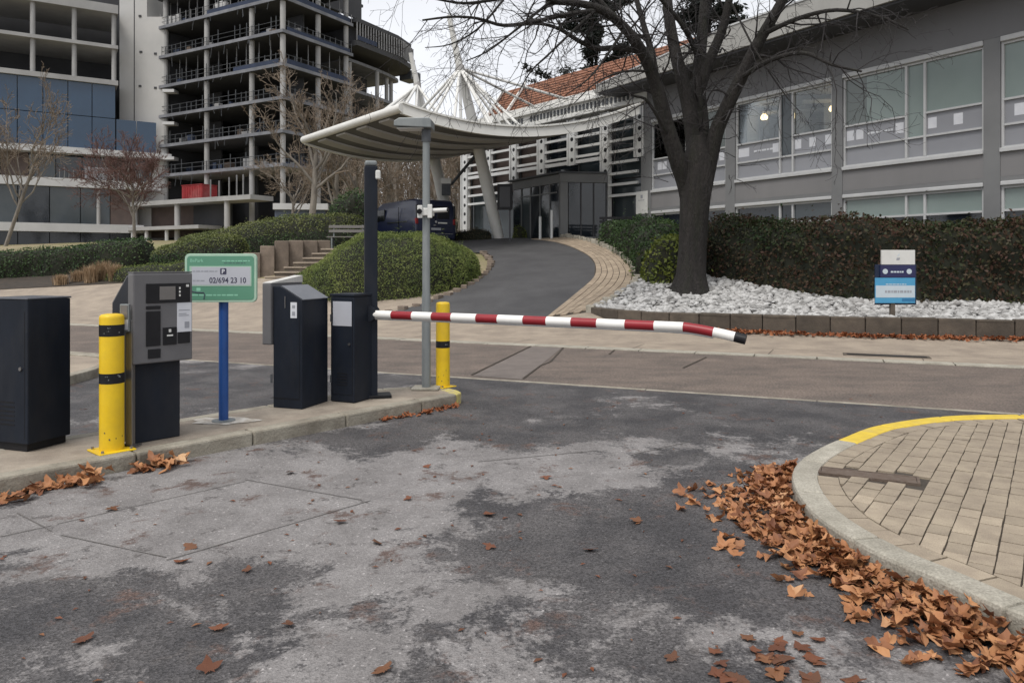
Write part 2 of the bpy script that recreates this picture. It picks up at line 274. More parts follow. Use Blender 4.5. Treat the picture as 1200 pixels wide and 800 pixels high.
# ------------------------------------------------------------------ geometry helpers
def V(*a): return Vector(a)
class Frame:
    def __init__(s, o, ux=(1, 0, 0), uy=None, uz=(0, 0, 1)):
        s.o = Vector(o); s.x = Vector(ux).normalized(); s.z = Vector(uz).normalized()
        s.y = Vector(uy).normalized() if uy is not None else s.z.cross(s.x)
    def p(s, x, y, z): return s.o + s.x * x + s.y * y + s.z * z
WF = Frame((0, 0, 0))
class MB:
    def __init__(s): s.v = []; s.f = []
    def add(s, vs, fs):
        n = len(s.v); s.v += [tuple(v) for v in vs]; s.f += [tuple(i + n for i in f) for f in fs]; return s
    def box(s, F, x0, x1, y0, y1, z0, z1):
        vs = [F.p(x, y, z) for z in (z0, z1) for y in (y0, y1) for x in (x0, x1)]
        return s.add(vs, [(0, 2, 3, 1), (4, 5, 7, 6), (0, 1, 5, 4), (2, 6, 7, 3), (0, 4, 6, 2), (1, 3, 7, 5)])
    def prism(s, F, poly, y0, y1):
        """poly in (x,z) of the frame, extruded along y"""
        n = len(poly); vs = [F.p(x, y0, z) for x, z in poly] + [F.p(x, y1, z) for x, z in poly]
        fs = [tuple(range(n)), tuple(range(2 * n - 1, n - 1, -1))] + [(i, i + n, (i + 1) % n + n, (i + 1) % n) for i in range(n)]
        return s.add(vs, fs)
    def slab(s, poly, z0, z1):
        n = len(poly); vs = [(x, y, z0) for x, y in poly] + [(x, y, z1) for x, y in poly]
        fs = [tuple(range(n - 1, -1, -1)), tuple(range(n, 2 * n))] + [(i, (i + 1) % n, (i + 1) % n + n, i + n) for i in range(n)]
        return s.add(vs, fs)
    def tube(s, pts, rad, sides=8, cap=True):
        pts = [Vector(p) for p in pts]
        if not hasattr(rad, '__len__'): rad = [rad] * len(pts)
        vs = []; prev = None
        for i, p in enumerate(pts):
            d = (pts[min(i + 1, len(pts) - 1)] - pts[max(i - 1, 0)])
            if d.length < 1e-9: d = V(0, 0, 1)
            d.normalize()
            a = prev if prev is not None else (V(1, 0, 0) if abs(d.z) > .8 else V(0, 0, 1))
            a = (a - d * a.dot(d))
            if a.length < 1e-5: a = d.orthogonal()
            a.normalize(); prev = a; b = d.cross(a)
            for k in range(sides):
                t = 2 * math.pi * k / sides; vs.append(p + (a * math.cos(t) + b * math.sin(t)) * rad[i])
        fs = [(i * sides + k, i * sides + (k + 1) % sides, (i + 1) * sides + (k + 1) % sides, (i + 1) * sides + k) for i in range(len(pts) - 1) for k in range(sides)]
        if cap: fs += [tuple(range(sides - 1, -1, -1)), tuple(range((len(pts) - 1) * sides, len(pts) * sides))]
        return s.add(vs, fs)
    def cyl(s, c, r, z0, z1, sides=24): return s.tube([(c[0], c[1], z0), (c[0], c[1], z1)], r, sides)
    def lathe(s, c, prof, sides=28):
        """prof: (r,z) from bottom to top"""
        vs = [(c[0] + r * math.cos(2 * math.pi * k / sides), c[1] + r * math.sin(2 * math.pi * k / sides), c[2] + z) for r, z in prof for k in range(sides)]
        fs = [(i * sides + k, i * sides + (k + 1) % sides, (i + 1) * sides + (k + 1) % sides, (i + 1) * sides + k) for i in range(len(prof) - 1) for k in range(sides)]
        fs += [tuple(range(sides - 1, -1, -1)), tuple(range((len(prof) - 1) * sides, len(prof) * sides))]
        return s.add(vs, fs)
    def quad(s, a, b, c, d): return s.add([a, b, c, d], [(0, 1, 2, 3)])

def tagset(o, label=None, cat=None, group=None, kind=None):
    if label: o['label'] = label
    if cat: o['category'] = cat
    if group: o['group'] = group
    if kind: o['kind'] = kind
    return o
def thing(name, label, cat, loc=(0, 0, 0), group=None):
    o = bpy.data.objects.new(name, None); o.empty_display_size = .2; COL.objects.link(o); o.location = loc
    return tagset(o, label, cat, group)
def wloc(o):
    l = Vector(o.location)
    while o.parent: o = o.parent; l += Vector(o.location)
    return l
def link_mesh(name, me, mat, parent=None, smooth=False, bevel=0):
    o = bpy.data.objects.new(name, me); COL.objects.link(o)
    if mat is not None: me.materials.append(M[mat] if isinstance(mat, str) else mat)
    if parent is not None: o.parent = parent
    if smooth: me.polygons.foreach_set('use_smooth', [True] * len(me.polygons))
    if bevel:
        b = o.modifiers.new('bevel', 'BEVEL'); b.width = bevel; b.segments = 2; b.limit_method = 'ANGLE'; b.angle_limit = R(40)
    return o
def part(name, mb, mat, parent=None, smooth=False, bevel=0, kind=None, label=None):
    me = bpy.data.meshes.new(name)
    off = wloc(parent) if parent is not None else V(0, 0, 0)
    me.from_pydata([(x - off.x, y - off.y, z - off.z) for x, y, z in mb.v], [], mb.f); me.update()
    bm = bmesh.new(); bm.from_mesh(me); bmesh.ops.recalc_face_normals(bm, faces=bm.faces); bm.to_mesh(me); bm.free()
    o = link_mesh(name, me, mat, parent, smooth, bevel)
    if smooth == 'auto' or smooth is True:
        try: me.set_sharp_from_angle(angle=R(40))
        except Exception: pass
    return tagset(o, label, None, None, kind)
def np_mesh(name, verts, faces, mat, parent=None, kind=None, smooth=False):
    off = wloc(parent) if parent is not None else V(0, 0, 0)
    verts = np.asarray(verts, dtype=np.float64) - np.array([off.x, off.y, off.z]); k = faces.shape[1]
    me = bpy.data.meshes.new(name); me.vertices.add(len(verts)); me.vertices.foreach_set('co', verts.astype(np.float32).ravel())
    me.loops.add(faces.size); me.loops.foreach_set('vertex_index', faces.astype(np.int32).ravel())
    me.polygons.add(len(faces)); me.polygons.foreach_set('loop_start', np.arange(0, faces.size, k, dtype=np.int32)); me.polygons.foreach_set('loop_total', np.full(len(faces), k, dtype=np.int32))
    me.update(calc_edges=True); me.validate()
    o = link_mesh(name, me, mat, parent, smooth); return tagset(o, kind=kind)
def text_part(name, body, size, F, x, y, z, mat, parent, depth=.0015, align='LEFT', bold=0, sx=1.0):
    """flat lettering lying in the frame's x-z plane at depth y"""
    cu = bpy.data.curves.new(name, 'FONT'); cu.body = body; cu.size = size; cu.align_x = align; cu.extrude = depth; cu.offset = bold; cu.resolution_u = 3
    tmp = bpy.data.objects.new('tmp', cu); COL.objects.link(tmp)
    dg = bpy.context.evaluated_depsgraph_get(); me = bpy.data.meshes.new_from_object(tmp.evaluated_get(dg))
    bpy.data.objects.remove(tmp); bpy.data.curves.remove(cu)
    off = wloc(parent)
    for v in me.vertices:
        p = F.p(x + v.co.x * sx, y, z + v.co.y) + F.y * v.co.z - off; v.co = p
    me.update(); return tagset(link_mesh(name, me, mat, parent), kind='stuff')

# pixel of the photograph -> ray, used to survey where things stand
def atY(px, py, Y): return V((px - 600) * Y / 870, Y, CH + (308 - py) * Y / 870)
# ------------------------------------------------------------------ terrain
def uv(x, y): return (.925 * x - .38 * y, .38 * x + .925 * y)
def xy(u, v): return (.925 * u + .38 * v, -.38 * u + .925 * v)
def sstep(a, b, x): t = min(1, max(0, (x - a) / (b - a))); return t * t * (3 - 2 * t)
def gz(x, y):
    u, v = uv(x, y)
    if v < 14.5: z = 0.
    elif v < 17: z = .035 * (v - 14.5) ** 2
    elif v < 28.5: z = .22 + .195 * (v - 17)
    elif v < 31: z = 2.4625 + (v - 28.5) * .195 - .039 * (v - 28.5) ** 2
    elif v < 42: z = 2.70 + .01 * (v - 31)
    elif v < 72: z = 2.81 + .065 * (v - 42)
    else: z = 4.76 + .012 * (v - 72)
    r = 1 - .42 * sstep(-4.5, 3, u)
    return z * r
def drape(name, poly, off, mat, step=1.0, kind='structure', parent=None, thick=0):
    bm = bmesh.new(); vs = [bm.verts.new((x, y, 0)) for x, y in poly]; bm.faces.new(vs)
    us = [uv(x, y) for x, y in poly]; u0, u1 = min(a for a, _ in us), max(a for a, _ in us); v0, v1 = min(b for _, b in us), max(b for _, b in us)
    k = math.ceil(v0 / step)
    while k * step < v1:
        x, y = xy(0, k * step); bmesh.ops.bisect_plane(bm, geom=bm.verts[:] + bm.edges[:] + bm.faces[:], plane_co=(x, y, 0), plane_no=(.38, .925, 0)); k += 1
    if u1 > -4.6 and v1 > 14.5:
        for uu in np.arange(max(-4.5, u0), min(3.01, u1), 1.5):
            x, y = xy(uu, 0); bmesh.ops.bisect_plane(bm, geom=bm.verts[:] + bm.edges[:] + bm.faces[:], plane_co=(x, y, 0), plane_no=(.925, -.38, 0))
    bmesh.ops.triangulate(bm, faces=[f for f in bm.faces if len(f.verts) > 4])
    for v in bm.verts: v.co.z = gz(v.co.x, v.co.y) + off
    bmesh.ops.recalc_face_normals(bm, faces=bm.faces)
    if sum(f.normal.z for f in bm.faces) < 0: bmesh.ops.reverse_faces(bm, faces=bm.faces)
    me = bpy.data.meshes.new(name); bm.to_mesh(me); bm.free()
    o = link_mesh(name, me, mat, parent); return tagset(o, kind=kind)
# base ground: one sheet to the horizon
gv = MB(); rows = [-40, -10] + [v * 1.0 for v in range(0, 46)] + [50, 55, 60, 66, 72, 80, 95, 120, 160, 230, 340, 520, 900]
cols_ = [-900, -400, -200, -120, -80, -60, -45, -35] + [c * 1.5 for c in range(-20, 11)] + [20, 30, 45, 70, 120, 250, 600, 900]
for v in rows:
    for u in cols_:
        x, y = xy(u, v); gv.v.append((x, y, gz(x, y) - .05))
nc = len(cols_)
gv.f = [(i * nc + j, i * nc + j + 1, (i + 1) * nc + j + 1, (i + 1) * nc + j) for i in range(len(rows) - 1) for j in range(nc - 1)]
tagset(part('ground', gv, 'ground'), kind='structure')
def bandpoly(u0, u1, v0, v1): return [xy(u0, v0), xy(u1, v0), xy(u1, v1), xy(u0, v1)]
drape('forecourt', bandpoly(-22, 16, -5, 9.3), 0.0, 'asphalt', step=50)
drape('cross_road', bandpoly(-30, 22, 9.36, 13.35), -.004, 'road', step=50)
drape('sidewalk', bandpoly(-30, 22, 13.62, 16.9), .0, 'apron')
drape('sidewalk', bandpoly(-30, -9.2, 16.9, 21.2), .0, 'apron')
drape('sidewalk', bandpoly(-6.9, -4.6, 16.9, 18.9), -.004, 'apron')
drape('road_patch', [(-.55, 10.55), (.15, 10.2), (1.0, 14.3), (.45, 14.45)], 0.0, 'patch', step=50)
for pts in ([(-.58, 10.6), (.42, 14.5)], [(.15, 10.25), (.45, 11.6), (.62, 12.0), (1.0, 14.2)], [(2.6, 11.3), (3.3, 12.6)], [(1.7, 13.0), (1.9, 13.7)]):
    for (a, b) in zip(pts[:-1], pts[1:]):
        d = (V(*b) - V(*a)).normalized(); nrm = V(-d.y, d.x) * .015
        mb = MB(); mb.quad((a[0] - nrm.x, a[1] - nrm.y, .006), (a[0] + nrm.x, a[1] + nrm.y, .006), (b[0] + nrm.x, b[1] + nrm.y, .006), (b[0] - nrm.x, b[1] - nrm.y, .006))
        tagset(part('road_crack', mb, 'mortar'), kind='structure')
# gutter stones: near edge of road (thin pale line) and far edge (pale strip of slabs)
def kerb_run(name, a, b, seg, width, z0, z1, mat, gap=.008, kids='kerb_stone', jit=.004):
    root = thing(name, None, None, (a[0], a[1], 0)); root['kind'] = 'structure'
    d = V(b[0] - a[0], b[1] - a[1], 0); n = max(1, round(d.length / seg)); d.normalize(); nn = V(-d.y, d.x, 0); s = (V(*b) - V(*a)).length / n
    for i in range(n):
        F = Frame(V(a[0], a[1], 0) + d * (i * s), d, nn); j = random.uniform(-jit, jit)
        part(kids, MB().box(F, gap / 2, s - gap / 2, 0, width, z0, z1 + j), mat, root, bevel=.006)
    return root
kerb_run('road_edging', xy(-22, 9.27), xy(16, 9.27), 2.0, .08, -.1, .008, 'kerb')
kerb_run('gutter_strip', xy(-22, 13.34), xy(20, 13.34), 1.0, .30, -.1, .014, 'palekerb', gap=.016)
for v_ in (13.66, 14.6):
    (xa, ya), (xb, yb) = xy(-26, v_), xy(20, v_); n_q = V(.38, .925) * .012
    tagset(part('slab_joint', MB().quad((xa, ya, gz(xa, ya) + .005), (xb, yb, gz(xa, ya) + .005), (xb + n_q.x, yb + n_q.y, gz(xa, ya) + .005), (xa + n_q.x, ya + n_q.y, gz(xa, ya) + .005)), 'mortar'), kind='structure')
for u_ in np.arange(-20, 12, 2.4):
    (xa, ya), (xb, yb) = xy(u_, 13.67), xy(u_ + .05, 14.5); tagset(part('slab_joint', MB().quad((xa, ya, .005), (xa + .014, ya, .005), (xb + .014, yb, .005), (xb, yb, .005)), 'mortar'), kind='structure')
def catmull(pts, n=8, closed=False):
    P = [Vector(p) for p in pts]; out = []
    for i in range(len(P) - 1):
        p0, p1, p2, p3 = P[max(i - 1, 0)], P[i], P[i + 1], P[min(i + 2, len(P) - 1)]
        for k in range(n):
            t = k / n; out.append(.5 * ((2 * p1) + (p2 - p0) * t + (2 * p0 - 5 * p1 + 4 * p2 - p3) * t * t + (3 * p1 - p0 - 3 * p2 + p3) * t ** 3))
    return out + [P[-1]]
# driveway, its paver strip
strip_in = [(.84, 18.2), (1.83, 20.7), (2.5, 22.6), (2.75, 24.6), (2.7, 26.3), (2.3, 28.3), (1.7, 30), (.8, 31.3)]
strip_out = [(2.0, 18.5), (2.7, 19.5), (3.5, 21), (3.85, 22.6), (3.92, 24.1), (3.8, 26), (3.3, 28.7), (2.4, 31.3), (2.2, 31.6)]
drive_left = [(-9, 33.5), (-6.5, 29.5), (-3, 29.6), (-1.1, 28.6), (-.75, 26.5), (-.85, 24.6), (-1.5, 22.3), (-2.6, 20.6), (-3.7, 19.6)]
drape('driveway', [(-3.7, 19.6)] + [xy(-9.6, 16.95), xy(-6.1, 16.95)] + strip_in + [(.5, 33), (0, 36.0), (-9, 44)] + drive_left[:-1], .006, 'drive')
M['stripaver'] = pm('path paver', (.35, .28, .205), (.27, .215, .16), objrand=.12, scale=4, rough=.85, dirt=.2, dcol=(.2, .16, .12))
pp_ = drape('paver_path', strip_in + strip_out[::-1], .008, 'mortar')
def even(pts, n):
    P = [Vector((p[0], p[1], 0)) for p in pts]; cum = [0]
    for a, b_ in zip(P[:-1], P[1:]): cum.append(cum[-1] + (b_ - a).length)
    out = []
    for k in range(n + 1):
        t = cum[-1] * k / n; i = max(j for j in range(len(cum)) if cum[j] <= t + 1e-9); i = min(i, len(P) - 2); out.append(P[i].lerp(P[i + 1], (t - cum[i]) / (cum[i + 1] - cum[i])))
    return out
NS = 40; sa_, sb_ = [even([tuple(p[:2]) for p in catmull([V(x, y, 0) for x, y in q], 8)], NS) for q in (strip_in, strip_out)]
NR = 7
for r_ in range(NR):
    for k in range(NS):
        f0, f1 = (r_ + .05) / NR, (r_ + .95) / NR; o_ = .5 * (r_ % 2); i0, i1 = k + .02 + o_, k + .98 + o_
        if i1 > NS: i1 = NS
        if i1 - i0 < .2: continue
        def pt(i, f): j = min(int(i), NS - 1); return sa_[j].lerp(sa_[j + 1], i - j).lerp(sb_[j].lerp(sb_[j + 1], i - j), f)
        q = [pt(i0, f0), pt(i1, f0), pt(i1, f1), pt(i0, f1)]; j_ = random.uniform(-.004, .004)
        mb = MB(); mb.add([(p.x, p.y, gz(p.x, p.y) - .02) for p in q] + [(p.x, p.y, gz(p.x, p.y) + .03 + j_) for p in q], [(4, 5, 6, 7), (0, 1, 5, 4), (1, 2, 6, 5), (2, 3, 7, 6), (3, 0, 4, 7)])
        part('paver', mb, 'stripaver', pp_)
def resample(pts, step):
    out = [pts[0]]; acc = 0
    for a, b in zip(pts[:-1], pts[1:]):
        d = (b - a).length; t = step - acc
        while t <= d: out.append(a + (b - a) * (t / d)); t += step
        acc = (acc + d) % step
    return out
edge = thing('cobble_edging', None, None, (3.5, 24, 0)); edge['kind'] = 'structure'
for p in resample(catmull([V(x, y, 0) for x, y in strip_out]), .42):
    a = random.uniform(0, 3); z = gz(p.x, p.y)
    part('cobble', MB().box(Frame((p.x - .04, p.y - .03, z), (math.cos(a), math.sin(a), 0)), -.11, .11, -.09, .09, -.05, .13 + random.uniform(0, .06)), 'palekerb', edge, bevel=.025)
edge2 = thing('cobble_edging', None, None, (-2, 22, 0)); edge2['kind'] = 'structure'
for p in resample(catmull([V(x, y, 0) for x, y in drive_left[3:]]), .45):
    a = random.uniform(0, 3)
    part('cobble', MB().box(Frame((p.x, p.y, gz(p.x, p.y)), (math.cos(a), math.sin(a), 0)), -.13, .13, -.09, .09, -.05, .07 + random.uniform(0, .04)), 'stairblock', edge2, bevel=.02)
# loop-detector saw cuts in the asphalt
def strip_line(a, b, w, z, mat, name):
    a, b = V(a[0], a[1]), V(b[0], b[1]); d = (b - a).normalized(); n = V(-d.y, d.x) * w / 2
    tagset(part(name, MB().quad((a.x - n.x, a.y - n.y, z), (b.x - n.x, b.y - n.y, z), (b.x + n.x, b.y + n.y, z), (a.x + n.x, a.y + n.y, z)), mat), kind='structure')
def g0(px, py): Y = 870 * 1.6 / (py - 308); return ((px - 600) * Y / 870, Y)
for (a, b) in (((67, 614), (287, 564)), ((72, 627), (195, 653)), ((195, 656.5), (434.5, 586.5)), ((287, 562), (424, 586)), ((20, 601), (60, 622)), ((0, 629), (60, 616))):
    strip_line(g0(*a), g0(*b), .008, .004, 'cut', 'saw_cut')
for (a, b) in (((560, 541), (700, 528)), ((740, 533), (810, 517))): strip_line(g0(*a), g0(*b), .01, .004, 'cut', 'saw_cut')

# ------------------------------------------------------------------ left pavement corner
lp = MB(); lp.slab([(-16, 5.5), (-6.05, 7.0), (-5.95, 10.2), (-6.2, 11.4), (-6.9, 12.05), (-16, 15.6)], -.05, .10)
tagset(part('corner_pavement', lp, 'apron'), kind='structure')
kp = catmull([V(-6.0, 6.2, 0), V(-5.85, 8.2, 0), V(-5.8, 10.2, 0), V(-6.05, 11.35, 0), V(-6.8, 12.05, 0), V(-10, 13.2, 0), V(-16, 15.45, 0)], 4)
kr = thing('corner_kerb', None, None, (-6, 10, 0)); kr['kind'] = 'structure'
def swept_kerb(root, pts, w, z0, z1, mat, group=1, names='kerb_stone', gap=.006, bevel=.015):
    """pts: outer edge; stones laid end to end; inner side on the left of travel"""
    offs = []
    for i, p in enumerate(pts):
        d = (pts[min(i + 1, len(pts) - 1)] - pts[max(i - 1, 0)]).normalized(); offs.append(V(-d.y, d.x, 0) * w)
    for i in range(0, len(pts) - 1, group):
        js = list(range(i, min(i + group, len(pts) - 1) + 1)); mb = MB(); vs = []
        for q, j in enumerate(js):
            p = pts[j].copy()
            if q == 0: p += (pts[j + 1] - pts[j]).normalized() * gap / 2
            if q == len(js) - 1: p += (pts[j - 1] - pts[j]).normalized() * gap / 2
            o = offs[j]
            vs += [(p.x, p.y, z0), (p.x, p.y, z1), (p.x + o.x, p.y + o.y, z1), (p.x + o.x, p.y + o.y, z0)]
        k = len(js); fs = [(0, 1, 2, 3), ((k - 1) * 4 + 3, (k - 1) * 4 + 2, (k - 1) * 4 + 1, (k - 1) * 4)]
        for q in range(k - 1):
            for e in range(4): fs.append((q * 4 + e, q * 4 + 4 + e, q * 4 + 4 + (e + 1) % 4, q * 4 + (e + 1) % 4))
        mb.add(vs, fs); mt = mat(i) if callable(mat) else mat
        part(names, mb, mt, root, bevel=bevel)
swept_kerb(kr, kp, .15, -.05, .125, 'kerb', 3)

# ------------------------------------------------------------------ traffic island with the barrier gear
IU = V(.665, .747, 0); IN = V(-.747, .665, 0)      # along the island / away from the lane
IO = V(-.526, 8.47, 0)                             # front edge near its far tip
IF = Frame(IO, IU, IN)
isl = thing('traffic_island', None, None, tuple(IO)); isl['kind'] = 'structure'
mb = MB(); outline = [(-8.5, .155), (-.1, .155), (-.06, .40), (-.2, .62), (-.5, .80), (-.9, .89), (-8.5, .89)]
n = len(outline); vs = [IF.p(x, y, -.05) for x, y in outline] + [IF.p(x, y, .118) for x, y in outline]
mb.add(vs, [tuple(range(n, 2 * n))] + [(i, (i + 1) % n, (i + 1) % n + n, i + n) for i in range(n)]); part('surface', mb, 'island', isl)
kx = -8.5
while kx < -.3:
    L_ = min(.98, -.14 - kx); part('kerb_stone', MB().box(IF, kx + .004, kx + L_ - .004, 0, .15, -.05, .122 + random.uniform(-.004, .004)), 'kerb', isl, bevel=.018); kx += L_
tip = [IF.p(x, y, 0) for x, y in ((-.14, 0), (-.02, .05), (.06, .2), (.08, .38), (.02, .58), (-.15, .78), (-.45, .95), (-.9, 1.05))]
swept_kerb(isl, tip, .15, -.05, .122, lambda i: 'fadedyellow' if i < 3 else 'kerb', 1)
kx = -.92
while kx > -8.5:
    part('kerb_stone', MB().box(IF, kx - .97, kx, .90, 1.05, -.05, .122 + random.uniform(-.004, .004)), 'kerb', isl, bevel=.018); kx -= .98
IZ = .12
def sfoot(px, py): Y = 870 * (CH - IZ) / (py - 308); return V((px - 600) * Y / 870, Y, IZ)

def bollard(pos, h, r, label, plate, bands, scuff):
    t = thing('bollard', label, 'bollard', pos, 'yellow bollards on the traffic island')
    x, y, z = pos; c = (x, y, z)
    part('post', MB().lathe(c, [(r, .008), (r, h - .03), (r * .97, h - .012), (r * .85, h - .002), (r * .5, h + .004), (.001, h + .005)]), 'yellow', t, smooth=True)
    for a, b in bands: part('black_band', MB().lathe(c, [(r + .0012, a), (r + .0012, b)]), 'black', t, smooth=True)
    F = Frame(pos, IU, IN); part('base_plate', MB().box(F, -plate, plate, -plate, plate, 0, .012), 'yellow', t, bevel=.003)
    for sx in (-1, 1):
        for sy in (-1, 1): part('bolt', MB().cyl(F.p(sx * plate * .78, sy * plate * .78, 0).to_2d(), .012, z + .012, z + .03, 6), 'steel', t)
    if scuff:
        pass
    rs = random.Random(int(h * 1000))
    def arc(a0, da, z0, z1, rr):
        n = 5; mb = MB(); vs = [(x + rr * math.cos(a0 + da * i / n), y + rr * math.sin(a0 + da * i / n), z + zz + rs.uniform(-.004, .004)) for zz in (z0, z1) for i in range(n + 1)]
        return mb.add(vs, [(i, i + 1, n + 2 + i, n + 1 + i) for i in range(n)])
    for q in range(8):
        zz = rs.choice((rs.uniform(.03, .2), rs.uniform(.05, h - .1))); part('scuff', arc(rs.uniform(3.3, 6.2), rs.uniform(.04, .16), zz, zz + rs.uniform(.003, .016), r + .0009), rs.choice(('rust', 'scaff', 'block')), t)
    for a, b in bands:
        for q in range(4): zz = rs.uniform(a + .015, b - .02); part('scratch', arc(rs.uniform(4.4, 5.9), rs.uniform(.08, .3), zz, zz + rs.uniform(.003, .008), r + .0016), 'pole', t)
    return t
NB = sfoot(131, 527.5); NB.z = IZ
bollard(NB, 1.075, .089, 'near yellow bollard with two black bands beside the ticket machine', .135, ((.905, .995), (.535, .615)), True)
FB = sfoot(519, 453); bollard(FB, 1.01, .083, 'far yellow bollard at the island tip beside the lamp pole', .115, ((.47, .55),), False)

# steel channel post with small reader box, behind near bollard
cp = sfoot(152, 523); t = thing('channel_post', 'slim brushed steel post with a small clear reader box, between bollard and ticket machine', 'post', cp)
Fc = Frame(cp, (1, 0, 0)); part('post', MB().box(Fc, -.025, .03, -.02, .03, 0, 1.02), 'steel', t, bevel=.003)
part('reader_box', MB().box(Fc, -.055, .018, -.05, -.022, .93, 1.15), 'pole', t, bevel=.004); part('window', MB().box(Fc, -.046, .008, -.054, -.051, 1.04, 1.14), 'screen', t); part('label_sticker', MB().box(Fc, -.046, .012, -.054, -.051, .945, 1.025), 'paper', t)
part('foot_plate', MB().box(Fc, -.07, .07, -.05, .06, 0, .012), 'steel', t)

def machine(o, ux, uy, w, bd, bh, head, label, detail):
    """dark pedestal with a grey head on its road side; ux along the front, uy towards the back"""
    t = thing('parking_terminal', label, 'ticket machine', o); F = Frame(o, ux, uy)
    # pedestal: side profile with sloping top
    hx0, hx1, hd, hz0, hz1 = head
    prof = [(0.04, 0), (bd, 0), (bd, bh), (.12, hz1 - .03), (.04, hz1 - .03)]
    n = len(prof); mb = MB(); vs = [F.p(0, y, z) for y, z in prof] + [F.p(w, y, z) for y, z in prof]
    mb.add(vs, [tuple(range(n)), tuple(range(2 * n - 1, n - 1, -1))] + [(i, i + n, (i + 1) % n + n, (i + 1) % n) for i in range(n)])
    part('cabinet', mb, 'navy', t, bevel=.006)
    # lid: thin sheet on the slope
    a, b = V(0, .13, hz1 - .032), V(0, bd + .004, bh - .001); d = (b - a).normalized(); nn = V(0, -d.z, d.y)
    mb = MB(); vs = []
    for x in (.004, w - .004):
        for q in (a + nn * .002, b + nn * .002, b + nn * .012, a + nn * .012): vs.append(F.p(x, q.y, q.z))
    mb.add(vs, [(0, 1, 2, 3), (7, 6, 5, 4), (0, 4, 5, 1), (1, 5, 6, 2), (2, 6, 7, 3), (3, 7, 4, 0)]); part('sloping_lid', mb, 'navytop', t)
    part('plinth', MB().box(F, .01, w - .01, .05, bd - .01, 0, .03), 'black', t)
    part('head', MB().box(F, hx0, hx1, -hd, .035, hz0, hz1), 'grey', t, bevel=.012)
    if detail: part('head_lid', MB().box(F, hx0 + .004, hx1 - .004, -hd + .004, .038, hz1 + .0015, hz1 + .012), 'grey', t)
    else: part('head_lid', MB().prism(F, [(hx0 + .004, hz1 + .0015), (hx1 - .004, hz1 + .0015), (hx1 - .004, hz1 + .008), (hx0 + .004, hz1 + .075)], -hd + .004, .038), 'lidlit', t)
    return t, F
# ticket machine facing the lane
o1 = sfoot(156, 521.5); w1 = .46
t, F = machine(o1, IU, IN, .40, .44, 1.13, (-.03, .455, .075, .66, 1.395), 'grey and navy ticket machine with screen, facing the lane by the near bollard', True)
def panel(name, x0, x1, z0, z1, mat, d=.008, bev=.002, lift=.0): return part(name, MB().box(F, x0, x1, -.075 - d - lift, -.0755 - lift, z0, z1), mat, t, bevel=bev)
panel('display_panel', .07, .43, 1.15, 1.31, 'black')
s_ = panel('screen', .175, .305, 1.175, 1.285, 'screen', .004, .001, .0085)
for k in range(3): panel('indicator', .335, .348, 1.20 + k * .03, 1.218 + k * .03, 'polewhite', .003, 0, .0085)
panel('indicator', .395, .418, 1.278, 1.298, 'polewhite', .003, 0, .0085)
panel('card_slot', .07, .185, 1.10, 1.128, 'black'); panel('ticket_panel', .07, .185, .80, 1.085, 'black'); panel('coin_return', .085, .185, .70, .775, 'black')
panel('card_reader', .205, .318, .80, .945, 'black'); panel('reader_plate', .33, .43, .805, .90, 'black')
panel('notice', .322, .445, .90, 1.145, 'paper', .003, 0)
for (z, a, b_) in ((1.08, .335, .43), (1.035, .335, .42), (1.05, .335, .40)): panel('notice_line', a, b_, z, z + .006, 'faint', .001, 0, .0032)
panel('notice_picture', .385, .425, .93, .985, 'faint', .001, 0, .0032)
panel('reader_symbol', .25, .27, .905, .93, 'polewhite', .002, 0, .0085); panel('reader_line', .235, .285, .872, .885, 'polewhite', .002, 0, .0085)
# terminal facing the other lane (its back and side to us)
o2c = sfoot(354, 479.5); U2 = V(.32, .947, 0); W2 = V(-.947, .32, 0)
o2 = o2c + W2 * .385 + U2 * .47
t, F = machine(o2, -U2, -W2, .47, .385, 1.10, (-.05, .50, .075, .64, 1.27), 'navy terminal with pale grey head and sloping lid, its back to the lane', False)
Fs = Frame(o2c, W2, -U2)
part('notice', MB().box(Fs, .06, .135, .001, .004, .92, 1.08), 'paper', t); part('notice_line', MB().box(Fs, .08, .115, .0045, .006, 1.02, 1.05), 'faint', t); part('notice_line', MB().box(Fs, .08, .115, .0045, .006, .945, .985), 'faint', t)
part('lock', MB().box(Fs, .195, .203, .001, .008, 1.02, 1.14), 'steel', t); part('door_seam', MB().box(Fs, .03, .034, .0008, .002, .10, 1.0).box(Fs, .034, .36, .0008, .002, .10, .104), 'black', t)
for z_ in (.25, .75): part('hinge', MB().box(Fs, .352, .372, .001, .012, z_, z_ + .09), 'scaff', t)
part('base_seam', MB().box(Fs, .004, .38, .0008, .002, .09, .094), 'black', t)
# cut-off cabinet at the far left
o3 = sfoot(80, 531) + V(-.335, 0, 0); F3 = Frame(o3, W2 * -1, U2)
t = thing('equipment_cabinet', 'tall plain black equipment cabinet cut by the left edge, on the island', 'cabinet', o3)
part('cabinet', MB().box(F3, -.44, 0, 0.02, .40, .06, 1.19), 'navy', t, bevel=.008); part('door_seam', MB().box(F3, -.41, -.406, .0186, .0196, .1, 1.1).box(F3, -.034, -.03, .0186, .0196, .1, 1.1), 'black', t); part('lock', MB().tube([F3.p(-.07, .019, .65), F3.p(-.07, .008, .65)], .015, 10), 'steel', t)
for k in range(6): part('vent_slot', MB().box(F3, -.3, -.14, .0184, .0196, .2 + k * .035, .212 + k * .035), 'black', t)
part('plinth', MB().box(F3, -.42, -.03, .04, .38, 0, .062), 'black', t); part('lid', MB().box(F3, -.445, .005, .015, .405, 1.192, 1.205), 'navytop', t, bevel=.003)

